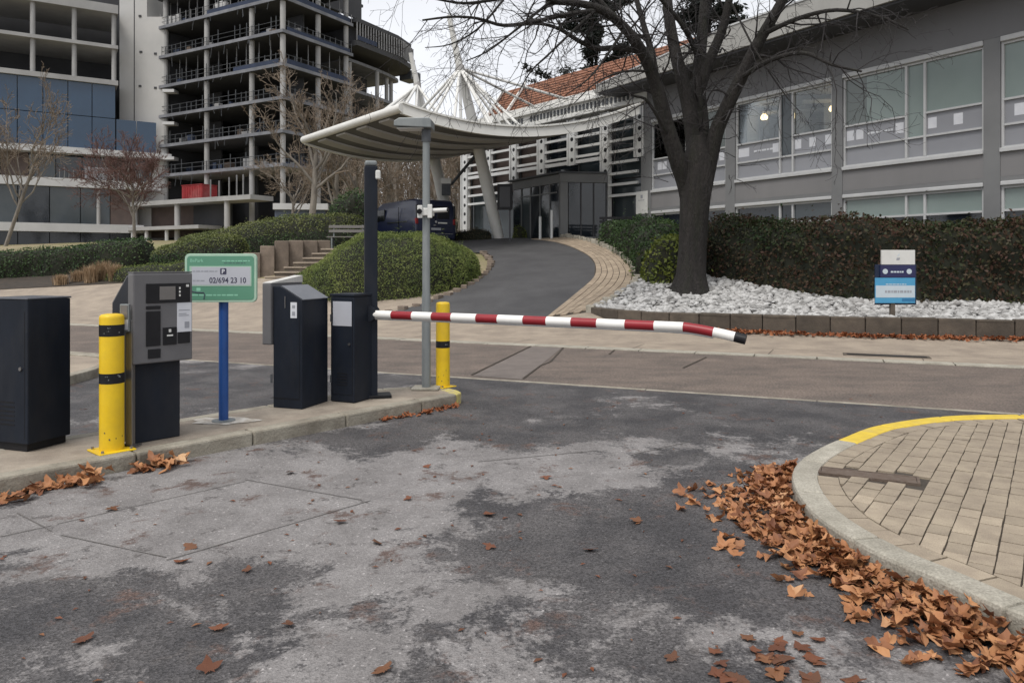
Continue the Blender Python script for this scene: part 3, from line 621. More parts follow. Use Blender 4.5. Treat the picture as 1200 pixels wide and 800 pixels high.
# green sign
sp = sfoot(262, 493); t = thing('parking_sign', 'green parking help sign with phone number on a blue post', 'sign', sp); F = Frame(sp, (1, .04, 0))
part('post', MB().tube([F.p(0, 0, .005), F.p(0, 0, 1.46)], .043, 20), 'blue', t, smooth=True); part('base_plate', MB().lathe((sp.x, sp.y, sp.z), [(.105, 0), (.105, .01), (.05, .014)]), 'pole', t)
def rrect(x0, x1, z0, z1, r, n=6):
    pts = []
    for (cx, cz, a0) in ((x1 - r, z1 - r, 0), (x0 + r, z1 - r, 90), (x0 + r, z0 + r, 180), (x1 - r, z0 + r, 270)):
        for k in range(n + 1): a = R(a0 + 90 * k / n); pts.append((cx + r * math.cos(a), cz + r * math.sin(a)))
    return pts
S0, S1 = -.325, .33; Z0, Z1 = 1.235 - IZ, 1.685 - IZ
pn = part('panel', MB().prism(F, rrect(S0, S1, Z0, Z1, .045), -.085, -.047), 'greenrim', t, bevel=.004)
part('face', MB().prism(F, rrect(S0 + .022, S1 - .022, Z0 + .022, Z1 - .022, .03), -.0875, -.0853), 'green', t)
part('label_field', MB().box(F, S0 + .045, S1 - .045, Z0 + .155, Z0 + .335, -.0, -.0) if False else MB().prism(F, [(S0 + .045, Z0 + .150), (S1 - .045, Z0 + .150), (S1 - .045, Z0 + .335), (S0 + .045, Z0 + .335)], -.0895, -.0877), 'greenrim', t)
part('label_field', MB().prism(F, [(S0 + .065, Z0 + .160), (S1 - .055, Z0 + .160), (S1 - .055, Z0 + .327), (S0 + .065, Z0 + .327)], -.0905, -.0897), 'signgrey', t)
def flipF(F, y): return Frame(F.p(0, y, 0), F.x, -F.y)
FT = flipF(F, -.0908)
text_part('lettering', '02/694 23 10', .072, FT, S0 + .225, 0, Z0 + .180, 'print', t, bold=.0008, sx=.88)
part('symbol_plate', MB().prism(F, rrect(S0 + .325, S0 + .382, Z0 + .258, Z0 + .315, .008), -.0918, -.0907), 'print', t)
text_part('lettering', 'P', .056, flipF(F, -.0921), S0 + .338, 0, Z0 + .267, 'paper', t, bold=.001)
text_part('lettering', 'BePark', .042, flipF(F, -.0878), S0 + .05, 0, Z0 + .372, 'greenlt', t, bold=.0006)
def dashes(name, F, y, x0, x1, z, h, mat, par, seg=.03, gap=.008):
    mb = MB(); x = x0
    while x < x1:
        w = min(seg * random.uniform(.5, 1.5), x1 - x); mb.box(F, x, x + w, y, y + .0008, z, z + h); x += w + gap
    return part(name, mb, mat, par, kind='stuff')
dashes('small_print', F, -.0888, S0 + .34, S1 - .06, Z0 + .378, .010, 'greenlt', t); dashes('small_print', F, -.0888, S0 + .36, S1 - .10, Z0 + .36, .005, 'print', t)
dashes('small_print', F, -.0916, S0 + .075, S0 + .30, Z0 + .282, .012, 'faint', t); dashes('small_print', F, -.0916, S0 + .075, S0 + .19, Z0 + .195, .012, 'faint', t)
dashes('small_print', F, -.0888, S0 + .06, S1 - .17, Z0 + .06, .014, 'greenlt', t, seg=.05)
part('symbol', MB().prism(F, rrect(S0 + .108, S0 + .145, Z0 + .105, Z0 + .135, .004), -.0885, -.0877), 'greenlt', t)
part('graffiti_mark', MB().tube([F.p(S0 + .03, -.089, Z0 + .128), F.p(S0 + .07, -.089, Z0 + .10), F.p(S0 + .12, -.089, Z0 + .09), F.p(S0 + .175, -.089, Z0 + .09), F.p(S0 + .182, -.089, Z0 + .07), F.p(S0 + .176, -.089, Z0 + .03)], .0045, 5), 'print', t)
# worn white patch of fresh concrete round the post
mb = MB(); mb.add([(sp.x + .30 * math.cos(a) * (1 + .14 * math.sin(3 * a + 1) + .08 * math.sin(7 * a)), sp.y + .16 * math.sin(a) * (1 + .12 * math.cos(5 * a) + .08 * math.sin(9 * a)), IZ + .003) for a in [2 * math.pi * k / 28 for k in range(28)]], [tuple(range(28))])
tagset(part('mortar_patch', mb, pm('fresh mortar', (.58, .56, .52), (.33, .29, .24), scale=11, rough=.9)), kind='structure')

# barrier cabinet, post and boom
bc = sfoot(415, 472.5); UB = V(.42, .907, 0); WB = V(-.907, .42, 0); FBc = Frame(bc, WB, UB)
t = thing('barrier_gate', 'navy barrier cabinet holding the lowered red and white boom across the lane', 'barrier', bc)
part('cabinet', MB().box(FBc, 0, .31, 0, .36, .0, 1.12), 'navy', t, bevel=.012); part('lid', MB().box(FBc, -.006, .316, -.006, .366, 1.122, 1.15), 'navy', t, bevel=.006)
part('door_seam', MB().box(FBc, .02, .024, -.002, -.0006, .08, 1.09).box(FBc, .286, .29, -.002, -.0006, .08, 1.09).box(FBc, .024, .286, -.002, -.0006, .08, .084), 'black', t)
part('lock', MB().tube([FBc.p(.06, -.001, .62), FBc.p(.06, -.012, .62)], .014, 10), 'steel', t)
for k in range(5): part('vent_slot', MB().box(FBc, .09, .22, -.003, -.0006, .18 + k * .03, .19 + k * .03), 'black', t)
for z_ in (.2, .85): part('hinge', MB().box(FBc, .292, .306, -.012, -.001, z_, z_ + .08), 'scaff', t)
part('notice_plate', MB().box(FBc, .03, .275, -.004, -.001, .81, 1.07), 'signgrey', t, bevel=.001)
BD = V(.906, -.424, 0); pv = V(-1.53, 8.10, 1.05)
part('hinge_hub', MB().tube([pv - BD * .02 + V(.0, .12, -.0), pv - BD * .02 + V(-.02, -.06, 0)], .09, 18), 'navy', t, smooth=True)
bl = 3.72
def boom_pt(s):   # slight droop, hooked tip
    k = s / bl; h = max(0, (s - S_BEND) / (S_TIP - S_BEND)); return pv + BD * s + V(0, 0, -.018 * k * k - .085 * h ** 1.35 - .01)
def boom_seg(s0, s1, mat, nm_='boom_section'):
    n = max(2, int((s1 - s0) / .025)); part(nm_, MB().tube([boom_pt(s0 + (s1 - s0) * i / n) for i in range(n + 1)], .044, 16), mat, t, smooth=True)
def s_of(px):     # along-boom position seen at photo column px
    k = (px - 600) / 870; return (k * pv.y - pv.x) / (BD.x - k * BD.y)
S_BEND, S_TIP = s_of(800), s_of(874)
reds = [(460, 484), (507, 530), (559, 584), (614, 641), (670, 700), (733, 767), (801, 836)]
prev = 0.0
for a, b_ in reds:
    a, b_ = s_of(a), s_of(b_); boom_seg(prev, a, 'boomwhite'); boom_seg(a, b_, 'red'); prev = b_
end = s_of(861); boom_seg(prev, end, 'boomwhite'); bl_tip = s_of(874); boom_seg(end, bl_tip, 'black', 'end_cap')
part('boom_underlip', MB().tube([boom_pt(s) + V(0, 0, -.046) for s in np.linspace(.05, prev, 20)], .012, 6), 'frame', t)
ps = sfoot(434.5, 465.5); Fp = Frame(ps, UB, -WB)
t = thing('camera_column', 'tall navy column rising behind the barrier cabinet, small white lamp near its top', 'column', ps); Fp = Frame(ps, (1, .25, 0))
part('column', MB().box(Fp, -.07, .07, -.07, .07, 0, 2.54), 'navy', t, bevel=.01); part('cap', MB().box(Fp, -.066, .066, -.066, .066, 2.541, 2.60), 'pole', t, bevel=.02)
part('lamp', MB().box(Fp, .045, .10, -.115, -.072, 2.39, 2.49), 'polewhite', t, bevel=.015); part('base_foot', MB().box(Fp, -.11, .22, -.10, .12, 0, .035), 'black', t, bevel=.008)

# lamp pole
lpz = sfoot(499.5, 455.5); t = thing('lamp_pole', 'slim grey lamp pole with flat lantern and bracket camera, by the far bollard', 'lamp post', lpz); x, y, z = lpz
part('pole', MB().lathe((x, y, z), [(.052, .01), (.052, 1.1), (.046, 1.12), (.042, 3.03)]), 'pole', t, smooth=True)
part('spigot', MB().lathe((x, y, z), [(.055, 2.90), (.055, 3.04), (.05, 3.06)]), 'scaff', t, smooth=True)
F = Frame(lpz, (1, -.05, 0)); part('lantern', MB().prism(F, [(-.36, 3.07), (.08, 3.045), (.08, 3.14), (.05, 3.165), (-.30, 3.165), (-.36, 3.13)], -.13, .13), 'pole', t, bevel=.01)
part('lantern_glass', MB().box(F, -.33, -.02, -.1, .1, 3.045, 3.0525), 'polewhite', t)
part('base_plate', MB().box(F, -.16, .16, -.13, .13, 0, .025), 'palekerb', t, bevel=.008)
br = part('bracket', MB().box(F, -.085, .085, -.075, .075, 2.03, 2.12), 'polewhite', t, bevel=.01); part('clamp', MB().box(F, -.09, -.03, -.10, -.077, 2.0, 2.15), 'polewhite', t, bevel=.008); part('clamp', MB().box(F, .03, .085, -.10, -.077, 2.0, 2.16), 'polewhite', t, bevel=.008)
part('camera', MB().tube([F.p(.08, -.05, 2.09), F.p(.26, -.09, 2.095)], .026, 12), 'polewhite', t, smooth=True); part('camera_lens', MB().tube([F.p(.262, -.09, 2.095), F.p(.275, -.093, 2.095)], .02, 12), 'black', t)
part('camera', MB().tube([F.p(-.06, -.102, 2.08), F.p(-.06, -.13, 2.075)], .03, 12), 'black', t)

# ------------------------------------------------------------------ paved island, right
ko = [(4.2, .6), (3.2, 1.5), (2.55, 2.35), (2.16, 3.05), (1.99, 3.47), (1.87, 3.75), (1.80, 4.07), (1.78, 4.4), (1.84, 4.8), (1.96, 5.2), (2.15, 5.55), (2.43, 5.9), (2.78, 6.26), (3.4, 6.8), (4.4, 7.2), (5.6, 7.1), (7.5, 6.4), (10.5, 5.2)]
kpts = resample(catmull([V(x, y, 0) for x, y in ko], 10), .12)
pi = thing('paved_island', None, None, (3, 5, 0)); pi['kind'] = 'structure'
mb = MB(); ins = []
for i, p in enumerate(kpts):
    d = (kpts[min(i + 1, len(kpts) - 1)] - kpts[max(i - 1, 0)]).normalized(); ins.append(p + V(d.y, -d.x, 0) * .16)
poly = [(p.x, p.y) for p in ins] + [(10.5, .6)]
mb.slab(poly, -.05, .104); part('mortar_bed', mb, 'mortar', pi)
kp2 = [p.copy() for p in kpts][::-1]
def kmat(i):
    p = kp2[min(i + 3, len(kp2) - 1)]; return 'kerbyellow' if p.y > 6.2 and p.x > 2.7 else 'palekerb'
swept_kerb(pi, kp2, .17, -.05, .13, kmat, 7, gap=.004, bevel=.022)
inner = [p for p in ins]
def inside(pt, pl):
    c = False; j = len(pl) - 1
    for i in range(len(pl)):
        if (pl[i][1] > pt[1]) != (pl[j][1] > pt[1]) and pt[0] < (pl[j][0] - pl[i][0]) * (pt[1] - pl[i][1]) / (pl[j][1] - pl[i][1]) + pl[i][0]: c = not c
        j = i
    return c
# border course of pavers along the kerb, then running bond
ins2 = []
for i, p in enumerate(kpts):
    d = (kpts[min(i + 1, len(kpts) - 1)] - kpts[max(i - 1, 0)]).normalized(); ins2.append(p + V(d.y, -d.x, 0) * .30)
bp = [(p.x, p.y) for p in ins2] + [(10.5, .6)]
cand = []
for k in range(0, len(kpts) - 2, 2):
    a, b_, c, d = ins[k], ins[k + 2], ins2[k + 2], ins2[k]
    if (c - d).length < .02 or (d - a).length < .02: continue
    q = [a * .97 + b_ * .03, b_ * .97 + a * .03, c * .97 + d * .03, d * .97 + c * .03]; q = [q[0] * .96 + q[3] * .04, q[1] * .96 + q[2] * .04, q[2] * .98 + q[1] * .02, q[3] * .98 + q[0] * .02]
    cand.append((sum(q, V(0, 0, 0)) / 4, q))
pd = V(.59, .807, 0); pn_ = V(.807, -.59, 0); PL, PW = .168, .113
def clip(poly_, pts):
    return all(inside((p.x, p.y), pts) for p in poly_)
for r_ in range(-20, 75):
    for c_ in range(-35, 60):
        o = V(1.2, 3.0, 0) + pn_ * (r_ * PW) + pd * (c_ * PL + (r_ % 2) * PL / 2) - pd * 1.5
        ga, gb, gc, gd = random.uniform(.0035, .006), random.uniform(.0035, .006), random.uniform(.0015, .0055), random.uniform(.0015, .0055)
        q = [o + pd * ga + pn_ * gc, o + pd * (PL - gb) + pn_ * gc, o + pd * (PL - gb) + pn_ * (PW - gd), o + pd * ga + pn_ * (PW - gd)]
        ctr = (q[0] + q[2]) / 2
        if ctr.y < 1.2 or ctr.y > 7.4 or ctr.x > 8.5 or ctr.x < 1: continue
        if clip(q, bp): cand.append((ctr, q))
        else:   # paver cut along the border course
            k = min(range(1, len(ins2) - 1), key=lambda j: (ins2[j] - ctr).length); t0 = (ins2[k + 1] - ins2[k - 1]).normalized(); nb = V(t0.y, -t0.x, 0); ob_ = ins2[k] + nb * .005; q2 = []
            for j in range(4):
                a_, b_ = q[j], q[(j + 1) % 4]; da, db = (a_ - ob_).dot(nb), (b_ - ob_).dot(nb)
                if da >= 0: q2.append(a_)
                if (da >= 0) != (db >= 0): q2.append(a_ + (b_ - a_) * (da / (da - db)))
            if len(q2) >= 3:
                ar = abs(sum(q2[j].x * q2[(j + 1) % len(q2)].y - q2[(j + 1) % len(q2)].x * q2[j].y for j in range(len(q2)))) / 2
                if ar > .0006 and (ctr - ins2[k]).length < .16: cand.append((sum(q2, V(0, 0, 0)) / len(q2), q2))
cover = [V(2.16, 5.42, 0), V(2.72, 5.15, 0)]
cd = (cover[1] - cover[0]).normalized(); cF = Frame(V(2.2, 5.33, 0), cd)
cand = [c for c in cand if not (-.09 < (c[0] - cF.o).dot(cF.x) < .70 and -.14 < (c[0] - cF.o).dot(cF.y) < .14)]
cand.sort(key=lambda c: c[0].length)
rest = MB()
for i, (ctr, q) in enumerate(cand):
    h = .118 + random.uniform(-.003, .003); tl = V(random.uniform(-.01, .01), random.uniform(-.01, .01), 0)
    vs = [(p.x, p.y, .07) for p in q] + [(p.x, p.y, h + (p - ctr).dot(tl)) for p in q]; m_ = len(q); fs = [tuple(range(m_, 2 * m_))] + [(j, (j + 1) % m_, (j + 1) % m_ + m_, j + m_) for j in range(m_)]
    if i < 295: part('paver', MB().add(vs, fs), 'paver', pi, bevel=.0015)
    else: rest.add(vs, fs)
if rest.v: part('paving', rest, 'paver', pi, kind='stuff')
t = thing('drain_cover', 'rusty rectangular iron cover set in the tan pavers', 'drain cover', cF.p(0, 0, .1))
part('plate', MB().box(cF, .02, .62, -.07, .07, .09, .122), 'rust', t, bevel=.004); part('rim', MB().box(cF, 0, .64, -.09, -.072, .09, .1235).box(cF, 0, .64, .072, .09, .09, .1235).box(cF, 0, .018, -.071, .071, .09, .1235).box(cF, .622, .64, -.071, .071, .09, .1235), 'rust', t)
# slot drain in the far sidewalk
sdp = V(*xy(.42, 14.25), 0); Fd = Frame((sdp.x, sdp.y, 0), (.925, -.38, 0)); t = thing('slot_drain', 'long dark gutter drain in the pale sidewalk before the block wall', 'drain', sdp)
part('grating', MB().box(Fd, .0, 1.35, -.16, .16, -.02, .012), 'block', t, bevel=.006); part('slot', MB().box(Fd, .06, 1.29, -.09, .05, .0125, .016), 'black', t)

# ------------------------------------------------------------------ retaining wall with stone bed, right
wp = resample(catmull([V(1.9, 18.5, 0), V(2.4, 17.4, 0), V(3.07, 16.75, 0), V(4.4, 16.05, 0), V(6.15, 15.35, 0), V(8.9, 14.55, 0), V(13, 13.3, 0)], 10), .66)
wl = thing('block_wall', 'low brown block wall holding back the pale stone bed', 'retaining wall', (6, 15.4, 0))
def walltop(p): return .50 + .0 * p.x
for i in range(len(wp) - 1):
    a, b_ = wp[i], wp[i + 1]; d = (b_ - a).normalized(); Fw = Frame(a, d, V(-d.y, d.x, 0)); L_ = (b_ - a).length; j = random.uniform(-.008, .008)
    part('block', MB().box(Fw, .007, L_ - .007, j, .22 + j, gz(a.x, a.y) - .15, walltop(a) + random.uniform(-.01, .01)), 'block', wl, bevel=.018)
bed_in = [(13.2, 13.5), (14.5, 16), (11, 17.8), (8.6, 18.7), (7.0, 19.9), (6.3, 21.3), (5.4, 22.2), (4.4, 21.9), (3.6, 21.1), (2.75, 19.7), (2.1, 18.75)]
wallpoly = [(p.x, p.y) for p in wp]
bedpoly = wallpoly + bed_in
def bedz(x, y):
    dm = min((V(x, y, 0) - p).length for p in wp)
    tgt = gz(x, y) + .10
    return max(.46 * (1 - sstep(0, 1.6, dm)) + tgt * sstep(0, 1.6, dm), .44 if dm < .6 else 0)
sb = bmesh.new(); bvs = [sb.verts.new((x, y, 0)) for x, y in bedpoly]; sb.faces.new(bvs)
for xx in np.arange(2.0, 14.5, .5): bmesh.ops.bisect_plane(sb, geom=sb.verts[:] + sb.edges[:] + sb.faces[:], plane_co=(xx, 0, 0), plane_no=(1, 0, 0))
for yy in np.arange(13.5, 22.3, .4): bmesh.ops.bisect_plane(sb, geom=sb.verts[:] + sb.edges[:] + sb.faces[:], plane_co=(0, yy, 0), plane_no=(0, 1, 0))
bmesh.ops.triangulate(sb, faces=[f for f in sb.faces if len(f.verts) > 4])
for v in sb.verts: v.co.z = bedz(v.co.x, v.co.y)
me = bpy.data.meshes.new('planting_bed'); sb.to_mesh(me); sb.free(); tagset(link_mesh('planting_bed', me, 'soil'), kind='structure')
# stones: lumpy low-poly rocks, one object (too small to count)
ico_v = []; bm = bmesh.new(); bmesh.ops.create_icosphere(bm, subdivisions=1, radius=1); ico_v = np.array([v.co[:] for v in bm.verts]); ico_f = np.array([[v.index for v in f.verts] for f in bm.faces]); bm.free()
wpd = resample(wp, .2)
pts = []
while len(pts) < 6200:
    x, y = random.uniform(1.9, 13), random.uniform(13.6, 22)
    if inside((x, y), bedpoly) and min((V(x, y, 0) - p).length for p in wpd) > .30: pts.append((x, y, bedz(x, y) + random.uniform(-.01, .05)))
pts = np.array(pts); N = len(pts); sc = RNG.uniform(.045, .12, (N, 1, 1)) * RNG.uniform(.55, 1.35, (N, 1, 3)); sc[:, :, 2] *= .6
rv = ico_v[None] * (1 + RNG.uniform(-.38, .34, (N, len(ico_v), 1))) * sc
ang = RNG.uniform(0, 6.28, N); ca, sa = np.cos(ang)[:, None], np.sin(ang)[:, None]
rv = np.stack([rv[..., 0] * ca - rv[..., 1] * sa, rv[..., 0] * sa + rv[..., 1] * ca, rv[..., 2]], -1) + pts[:, None, :]
fs = (ico_f[None] + (np.arange(N) * len(ico_v))[:, None, None]).reshape(-1, 3)
o = np_mesh('white_stones', rv.reshape(-1, 3), fs, 'stone', kind='stuff'); tagset(o, 'pale grey stones heaped round the plane tree behind the block wall')

# ------------------------------------------------------------------ foliage builders
def pnoise(P, seed=0, f=1.0):
    r = np.random.default_rng(seed); out = np.zeros(len(P))
    for k in range(6):
        d = r.normal(size=3); d /= np.linalg.norm(d); out += np.sin(P @ d * f * (1 + .8 * k) + r.uniform(0, 6)) / (1 + .6 * k)
    return out / 2.2
GZV = np.frompyfunc(gz, 2, 1)
class Mass:
    """a clipped hedge or mound: a path with width and height at each point, superellipse section"""
    def __init__(s, ctrl, power=.5, endpow=.6, rough=.08, seed=1, base=None):
        P = catmull([V(c[0], c[1], 0) for c in ctrl], 10); s.P = np.array([p[:2] for p in P]); n = len(P)
        tt = np.linspace(0, len(ctrl) - 1, n); s.w = np.interp(tt, range(len(ctrl)), [c[2] for c in ctrl]); s.h = np.interp(tt, range(len(ctrl)), [c[3] for c in ctrl])
        s.z = np.array([gz(*p) for p in s.P]) if base is None else np.full(n, base); s.n = n; s.pw = power; s.ep = endpow; s.r = rough; s.seed = seed
        seg = np.linalg.norm(np.diff(s.P, axis=0), axis=1); s.cum = np.concatenate([[0], np.cumsum(seg)])
        aa = np.linspace(0, math.pi, 4000); X = np.sign(np.cos(aa)) * np.abs(np.cos(aa)) ** power * s.w.max(); Z = np.abs(np.sin(aa)) ** power * s.h.max()
        ln = np.concatenate([[0], np.cumsum(np.hypot(np.diff(X), np.diff(Z)))]); s.al = ln / ln[-1]; s.aa = aa
        T = np.gradient(s.P, axis=0); T /= np.linalg.norm(T, axis=1)[:, None]; s.N = np.stack([-T[:, 1], T[:, 0]], 1)
    def at(s, u, a, k=1.0):
        u = np.clip(u, 0, 1); x = u * s.cum[-1]; ip = lambda arr: np.interp(x, s.cum, arr)
        end = np.minimum(x, s.cum[-1] - x); wv = ip(s.w); fall = np.clip(end / np.maximum(wv * s.ep, 1e-3), 0, 1); cap = np.sqrt(np.clip(1 - (1 - fall) ** 2, 0, 1)); cap = np.maximum(cap, .04)
        ca, sa = np.cos(a), np.sin(a); cx = np.sign(ca) * np.abs(ca) ** s.pw; sx = np.abs(sa) ** s.pw
        px = ip(s.P[:, 0]) + ip(s.N[:, 0]) * cx * wv * cap * k; py = ip(s.P[:, 1]) + ip(s.N[:, 1]) * cx * wv * cap * k
        zl = np.minimum(GZV(px, py).astype(float), ip(s.z)); pz = zl * (1 - sx) + ip(s.z) * sx - .05 + sx * ip(s.h) * (.25 + .75 * cap) * k
        Q = np.stack([px, py, pz], 1); nn = pnoise(Q, s.seed, 1.6) * s.r + pnoise(Q, s.seed + 5, 5) * s.r * .4
        e_ = 2 / s.pw - 1; gx = np.sign(cx) * np.abs(cx) ** e_ / np.maximum(wv, .2); gz_ = sx ** e_ / np.maximum(ip(s.h), .2)
        out = np.stack([ip(s.N[:, 0]) * gx, ip(s.N[:, 1]) * gx, gz_ + .02], 1); out /= np.linalg.norm(out, axis=1)[:, None]
        return Q + out * nn[:, None], out
    def sa(s, q): return np.interp(q, s.al, s.aa)
    def core(s, name, mat, parent):
        nu, na = 40, 22; U, A = np.meshgrid(np.linspace(0, 1, nu), s.sa(np.linspace(0, 1, na)), indexing='ij'); Q, _ = s.at(U.ravel(), A.ravel(), .93)
        f = np.array([[i * na + j, (i + 1) * na + j, (i + 1) * na + j + 1, i * na + j + 1] for i in range(nu - 1) for j in range(na - 1)]); return np_mesh(name, Q, f, mat, parent, smooth=True)
def leaf_quads(C, Nrm, size, spread=.9, aspect=.55, rng=RNG):
    n = len(C); d = Nrm + rng.normal(size=(n, 3)) * spread; d /= np.linalg.norm(d, axis=1)[:, None]
    a = np.cross(d, rng.normal(size=(n, 3))); a /= np.linalg.norm(a, axis=1)[:, None] + 1e-9; b = np.cross(d, a)
    L_ = size * rng.uniform(.6, 1.35, (n, 1)); W_ = L_ * aspect
    v = np.stack([C - a * L_ * .5, C + b * W_ * .5 + d * L_ * .08, C + a * L_ * .5, C - b * W_ * .5 + d * L_ * .08], 1)
    return v.reshape(-1, 3), np.arange(n * 4).reshape(n, 4)
def hedge(name, label, cat, mass, nleaf, size, mat, loc, aspect=.55, depth=.16, spread=.9, group=None, topmat=None):
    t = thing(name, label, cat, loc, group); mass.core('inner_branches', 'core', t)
    n = nleaf; Q, N_ = mass.at(RNG.uniform(0, 1, n), mass.sa(RNG.uniform(0, 1, n)))
    Q = Q - N_ * RNG.uniform(-.35, 1, (n, 1)) * depth
    keep_ = pnoise(Q, 91, 7) > -.75; Q, N_ = Q[keep_], N_[keep_]; n = len(Q)
    st_ = (pnoise(Q, 17, 9) > .55) & (RNG.random(n) < .22); Q = Q + N_ * (st_ * RNG.exponential(depth * .55, n))[:, None]
    if topmat:
        top = (N_[:, 2] > .42) | (RNG.random(n) < .03)  # upward-facing leaves get the paler, lit-toned material
        for nm_, sel, mt in (('foliage', ~top, mat), ('lit_top_foliage', top, topmat)):
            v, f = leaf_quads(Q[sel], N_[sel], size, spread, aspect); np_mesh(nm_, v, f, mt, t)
    else:
        v, f = leaf_quads(Q, N_, size, spread, aspect); np_mesh('foliage', v, f, mat, t)
    return t
hedge('hedge', 'tall dark red-green clipped hedge behind the stones under the office windows', 'hedge', Mass([(6.2, 22.4, .75, 1.6), (7.0, 20.6, .8, 1.85), (8.9, 19.2, .85, 2.02), (11.2, 18.35, .85, 2.08), (15, 17.0, .85, 2.1)], .36, .5, .17, 3), 36000, .10, 'photinia', (9, 19, 0), depth=.2)
hedge('bush', 'rounded dark green laurel bushes along the curve of the paver path', 'bush', Mass([(4.15, 21.6, .55, .95), (4.5, 22.9, .75, 1.35), (4.75, 24.5, .9, 1.35), (4.6, 26.6, .9, 1.05), (3.9, 29.0, .7, .75)], .5, .6, .14, 5), 15000, .085, 'laurel', (4.5, 25, 0), depth=.25)
hedge('bush', 'yellow-green shrub against the plane tree trunk', 'bush', Mass([(3.75, 20.75, .35, .8), (4.2, 20.9, .6, 1.35), (4.8, 21.2, .55, 1.3), (5.3, 21.5, .35, .9)], .6, .7, .2, 6), 5200, .12, 'lime', (4.7, 21.2, 0), depth=.3)
hedge('juniper_mound', 'big low juniper mound spreading between the steps and the driveway', 'shrub', Mass([(-6.9, 24.2, .5, .35), (-5.9, 23.7, 1.1, .95), (-4.5, 23.4, 2.1, 1.76), (-3.0, 23.7, 2.1, 1.68), (-1.15, 24.5, 1.1, .85)], .8, .8, .13, 8), 72000, .068, 'juniper', (-4.3, 23.3, 0), aspect=.24, depth=.18, spread=.7)
hedge('hedge', 'long domed hedge with skylit pale green top behind the bench', 'hedge', Mass([(-15.5, 34.5, 1.0, .75), (-13.0, 33.8, 1.3, 1.15), (-10.3, 33.6, 1.6, 1.55), (-8.0, 33.6, 1.5, 1.5), (-6.4, 34.0, .9, 1.15)], .78, .7, .06, 9), 20000, .08, 'laurel', (-10, 33.7, 0), topmat='hedgetop')
hedge('hedge', 'clipped hedge with rounded skylit pale top left of the block steps', 'hedge', Mass([(-14.6, 30.6, .8, .95), (-13.2, 30.2, 1.0, 1.15), (-11.8, 29.8, 1.1, 1.35), (-10.6, 29.6, .8, 1.25)], .7, .6, .06, 10), 12000, .08, 'laurel', (-12.5, 30, 0), topmat='hedgetop')
hedge('hedge', 'dark low hedge row before the glass block, behind the dry grass', 'hedge', Mass([(-24, 32, .8, 1.0), (-20, 31.7, .8, 1.05), (-17, 31.4, .9, 1.2), (-15.2, 31.2, .8, 1.2)], .45, .5, .12, 11), 12000, .09, 'laurel', (-18, 31.5, 0))
hedge('shrub', 'low spreading light green juniper beneath the clipped hedges', 'shrub', Mass([(-15.6, 29.0, .45, .35), (-14.2, 28.6, .8, .5), (-12.6, 28.3, .8, .55), (-11.2, 28.4, .5, .5)], .7, .6, .08, 12), 7000, .075, 'juniper', (-13, 28.6, 0), aspect=.3)
hedge('shrub', 'low brown heather patch behind the van and canopy leg', 'shrub', Mass([(-2.6, 33.2, .4, .35), (-1.6, 32.9, .5, .45), (-.9, 32.9, .4, .3)], .6, .6, .08, 13), 2600, .07, 'heather', (-1.7, 33, 0), aspect=.2)
hedge('bush', 'dark evergreen bush behind the bench below the bare trees', 'bush', Mass([(-9.4, 38.5, .9, 1.9), (-8.0, 38.2, 1.1, 2.6), (-6.8, 38.4, .9, 2.0)], .6, .7, .25, 14), 6000, .12, 'laurel', (-8, 38.3, 0), depth=.4)
hedge('potted_shrub', 'small bright yellow-green shrub by the entrance doors', 'shrub', Mass([(.05, 33.0, .22, .55), (.35, 32.9, .32, .62), (.65, 32.9, .25, .5)], .6, .8, .08, 15), 900, .07, 'lime', (.3, 33, 0))
drape('planting_bed', [(-26, 29.2), (-15.8, 27.9), (-11, 27.6), (-9.7, 28.4), (-9.5, 33), (-15, 36), (-26, 34)], .02, 'soil')
# dry grass tufts
for k, (px, py, h) in enumerate(((72, 331, .45), (92, 330, .5), (107, 322, .75), (122, 320, .8), (135, 322, .7))):
    Y = 28.4 + (k % 2) * .5; p = atY(px, py, Y); z = gz(p.x, p.y)
    tf = thing('grass_tuft', ('leftmost small clump of dry straw grass at the bed edge', 'second small clump of dry straw grass from the bed end', 'tall dry grass clump just right of the two small ones', 'tallest middle clump of dry straw grass before the hedge row', 'rightmost dry grass clump beside the light green juniper')[k], 'grass tuft', (p.x, p.y, z), 'dry grass clumps'); n = 420
    a = RNG.uniform(0, 6.28, n); lean = RNG.uniform(.05, .55, n); hh = RNG.uniform(.6, 1.1, n) * h; bx = p.x + RNG.normal(0, .10, n); by = p.y + RNG.normal(0, .10, n); dx, dy = np.cos(a), np.sin(a); w = .010
    b0 = np.stack([bx - dy * w, by + dx * w, np.full(n, z)], 1); b1 = np.stack([bx + dy * w, by - dx * w, np.full(n, z)], 1)
    m0 = np.stack([bx + dx * lean * hh * .35 + dy * w, by + dy * lean * hh * .35 - dx * w, z + hh * .6], 1); m1 = np.stack([bx + dx * lean * hh * .35 - dy * w, by + dy * lean * hh * .35 + dx * w, z + hh * .6], 1)
    t0 = np.stack([bx + dx * lean * hh, by + dy * lean * hh, z + hh * (1 - lean * .3)], 1)
    v = np.stack([b0, b1, m0, m1, t0], 1).reshape(-1, 3); i5 = np.arange(n)[:, None] * 5
    f = np.concatenate([i5 + np.array([[0, 1, 2, 3]]), i5 + np.array([[3, 2, 4, 4]])]); f3 = np.concatenate([np.concatenate([i5 + np.array([[0, 1, 2]]), i5 + np.array([[0, 2, 3]])]), i5 + np.array([[3, 2, 4]])])
    np_mesh('blades', v, f3, 'drygrass', tf)

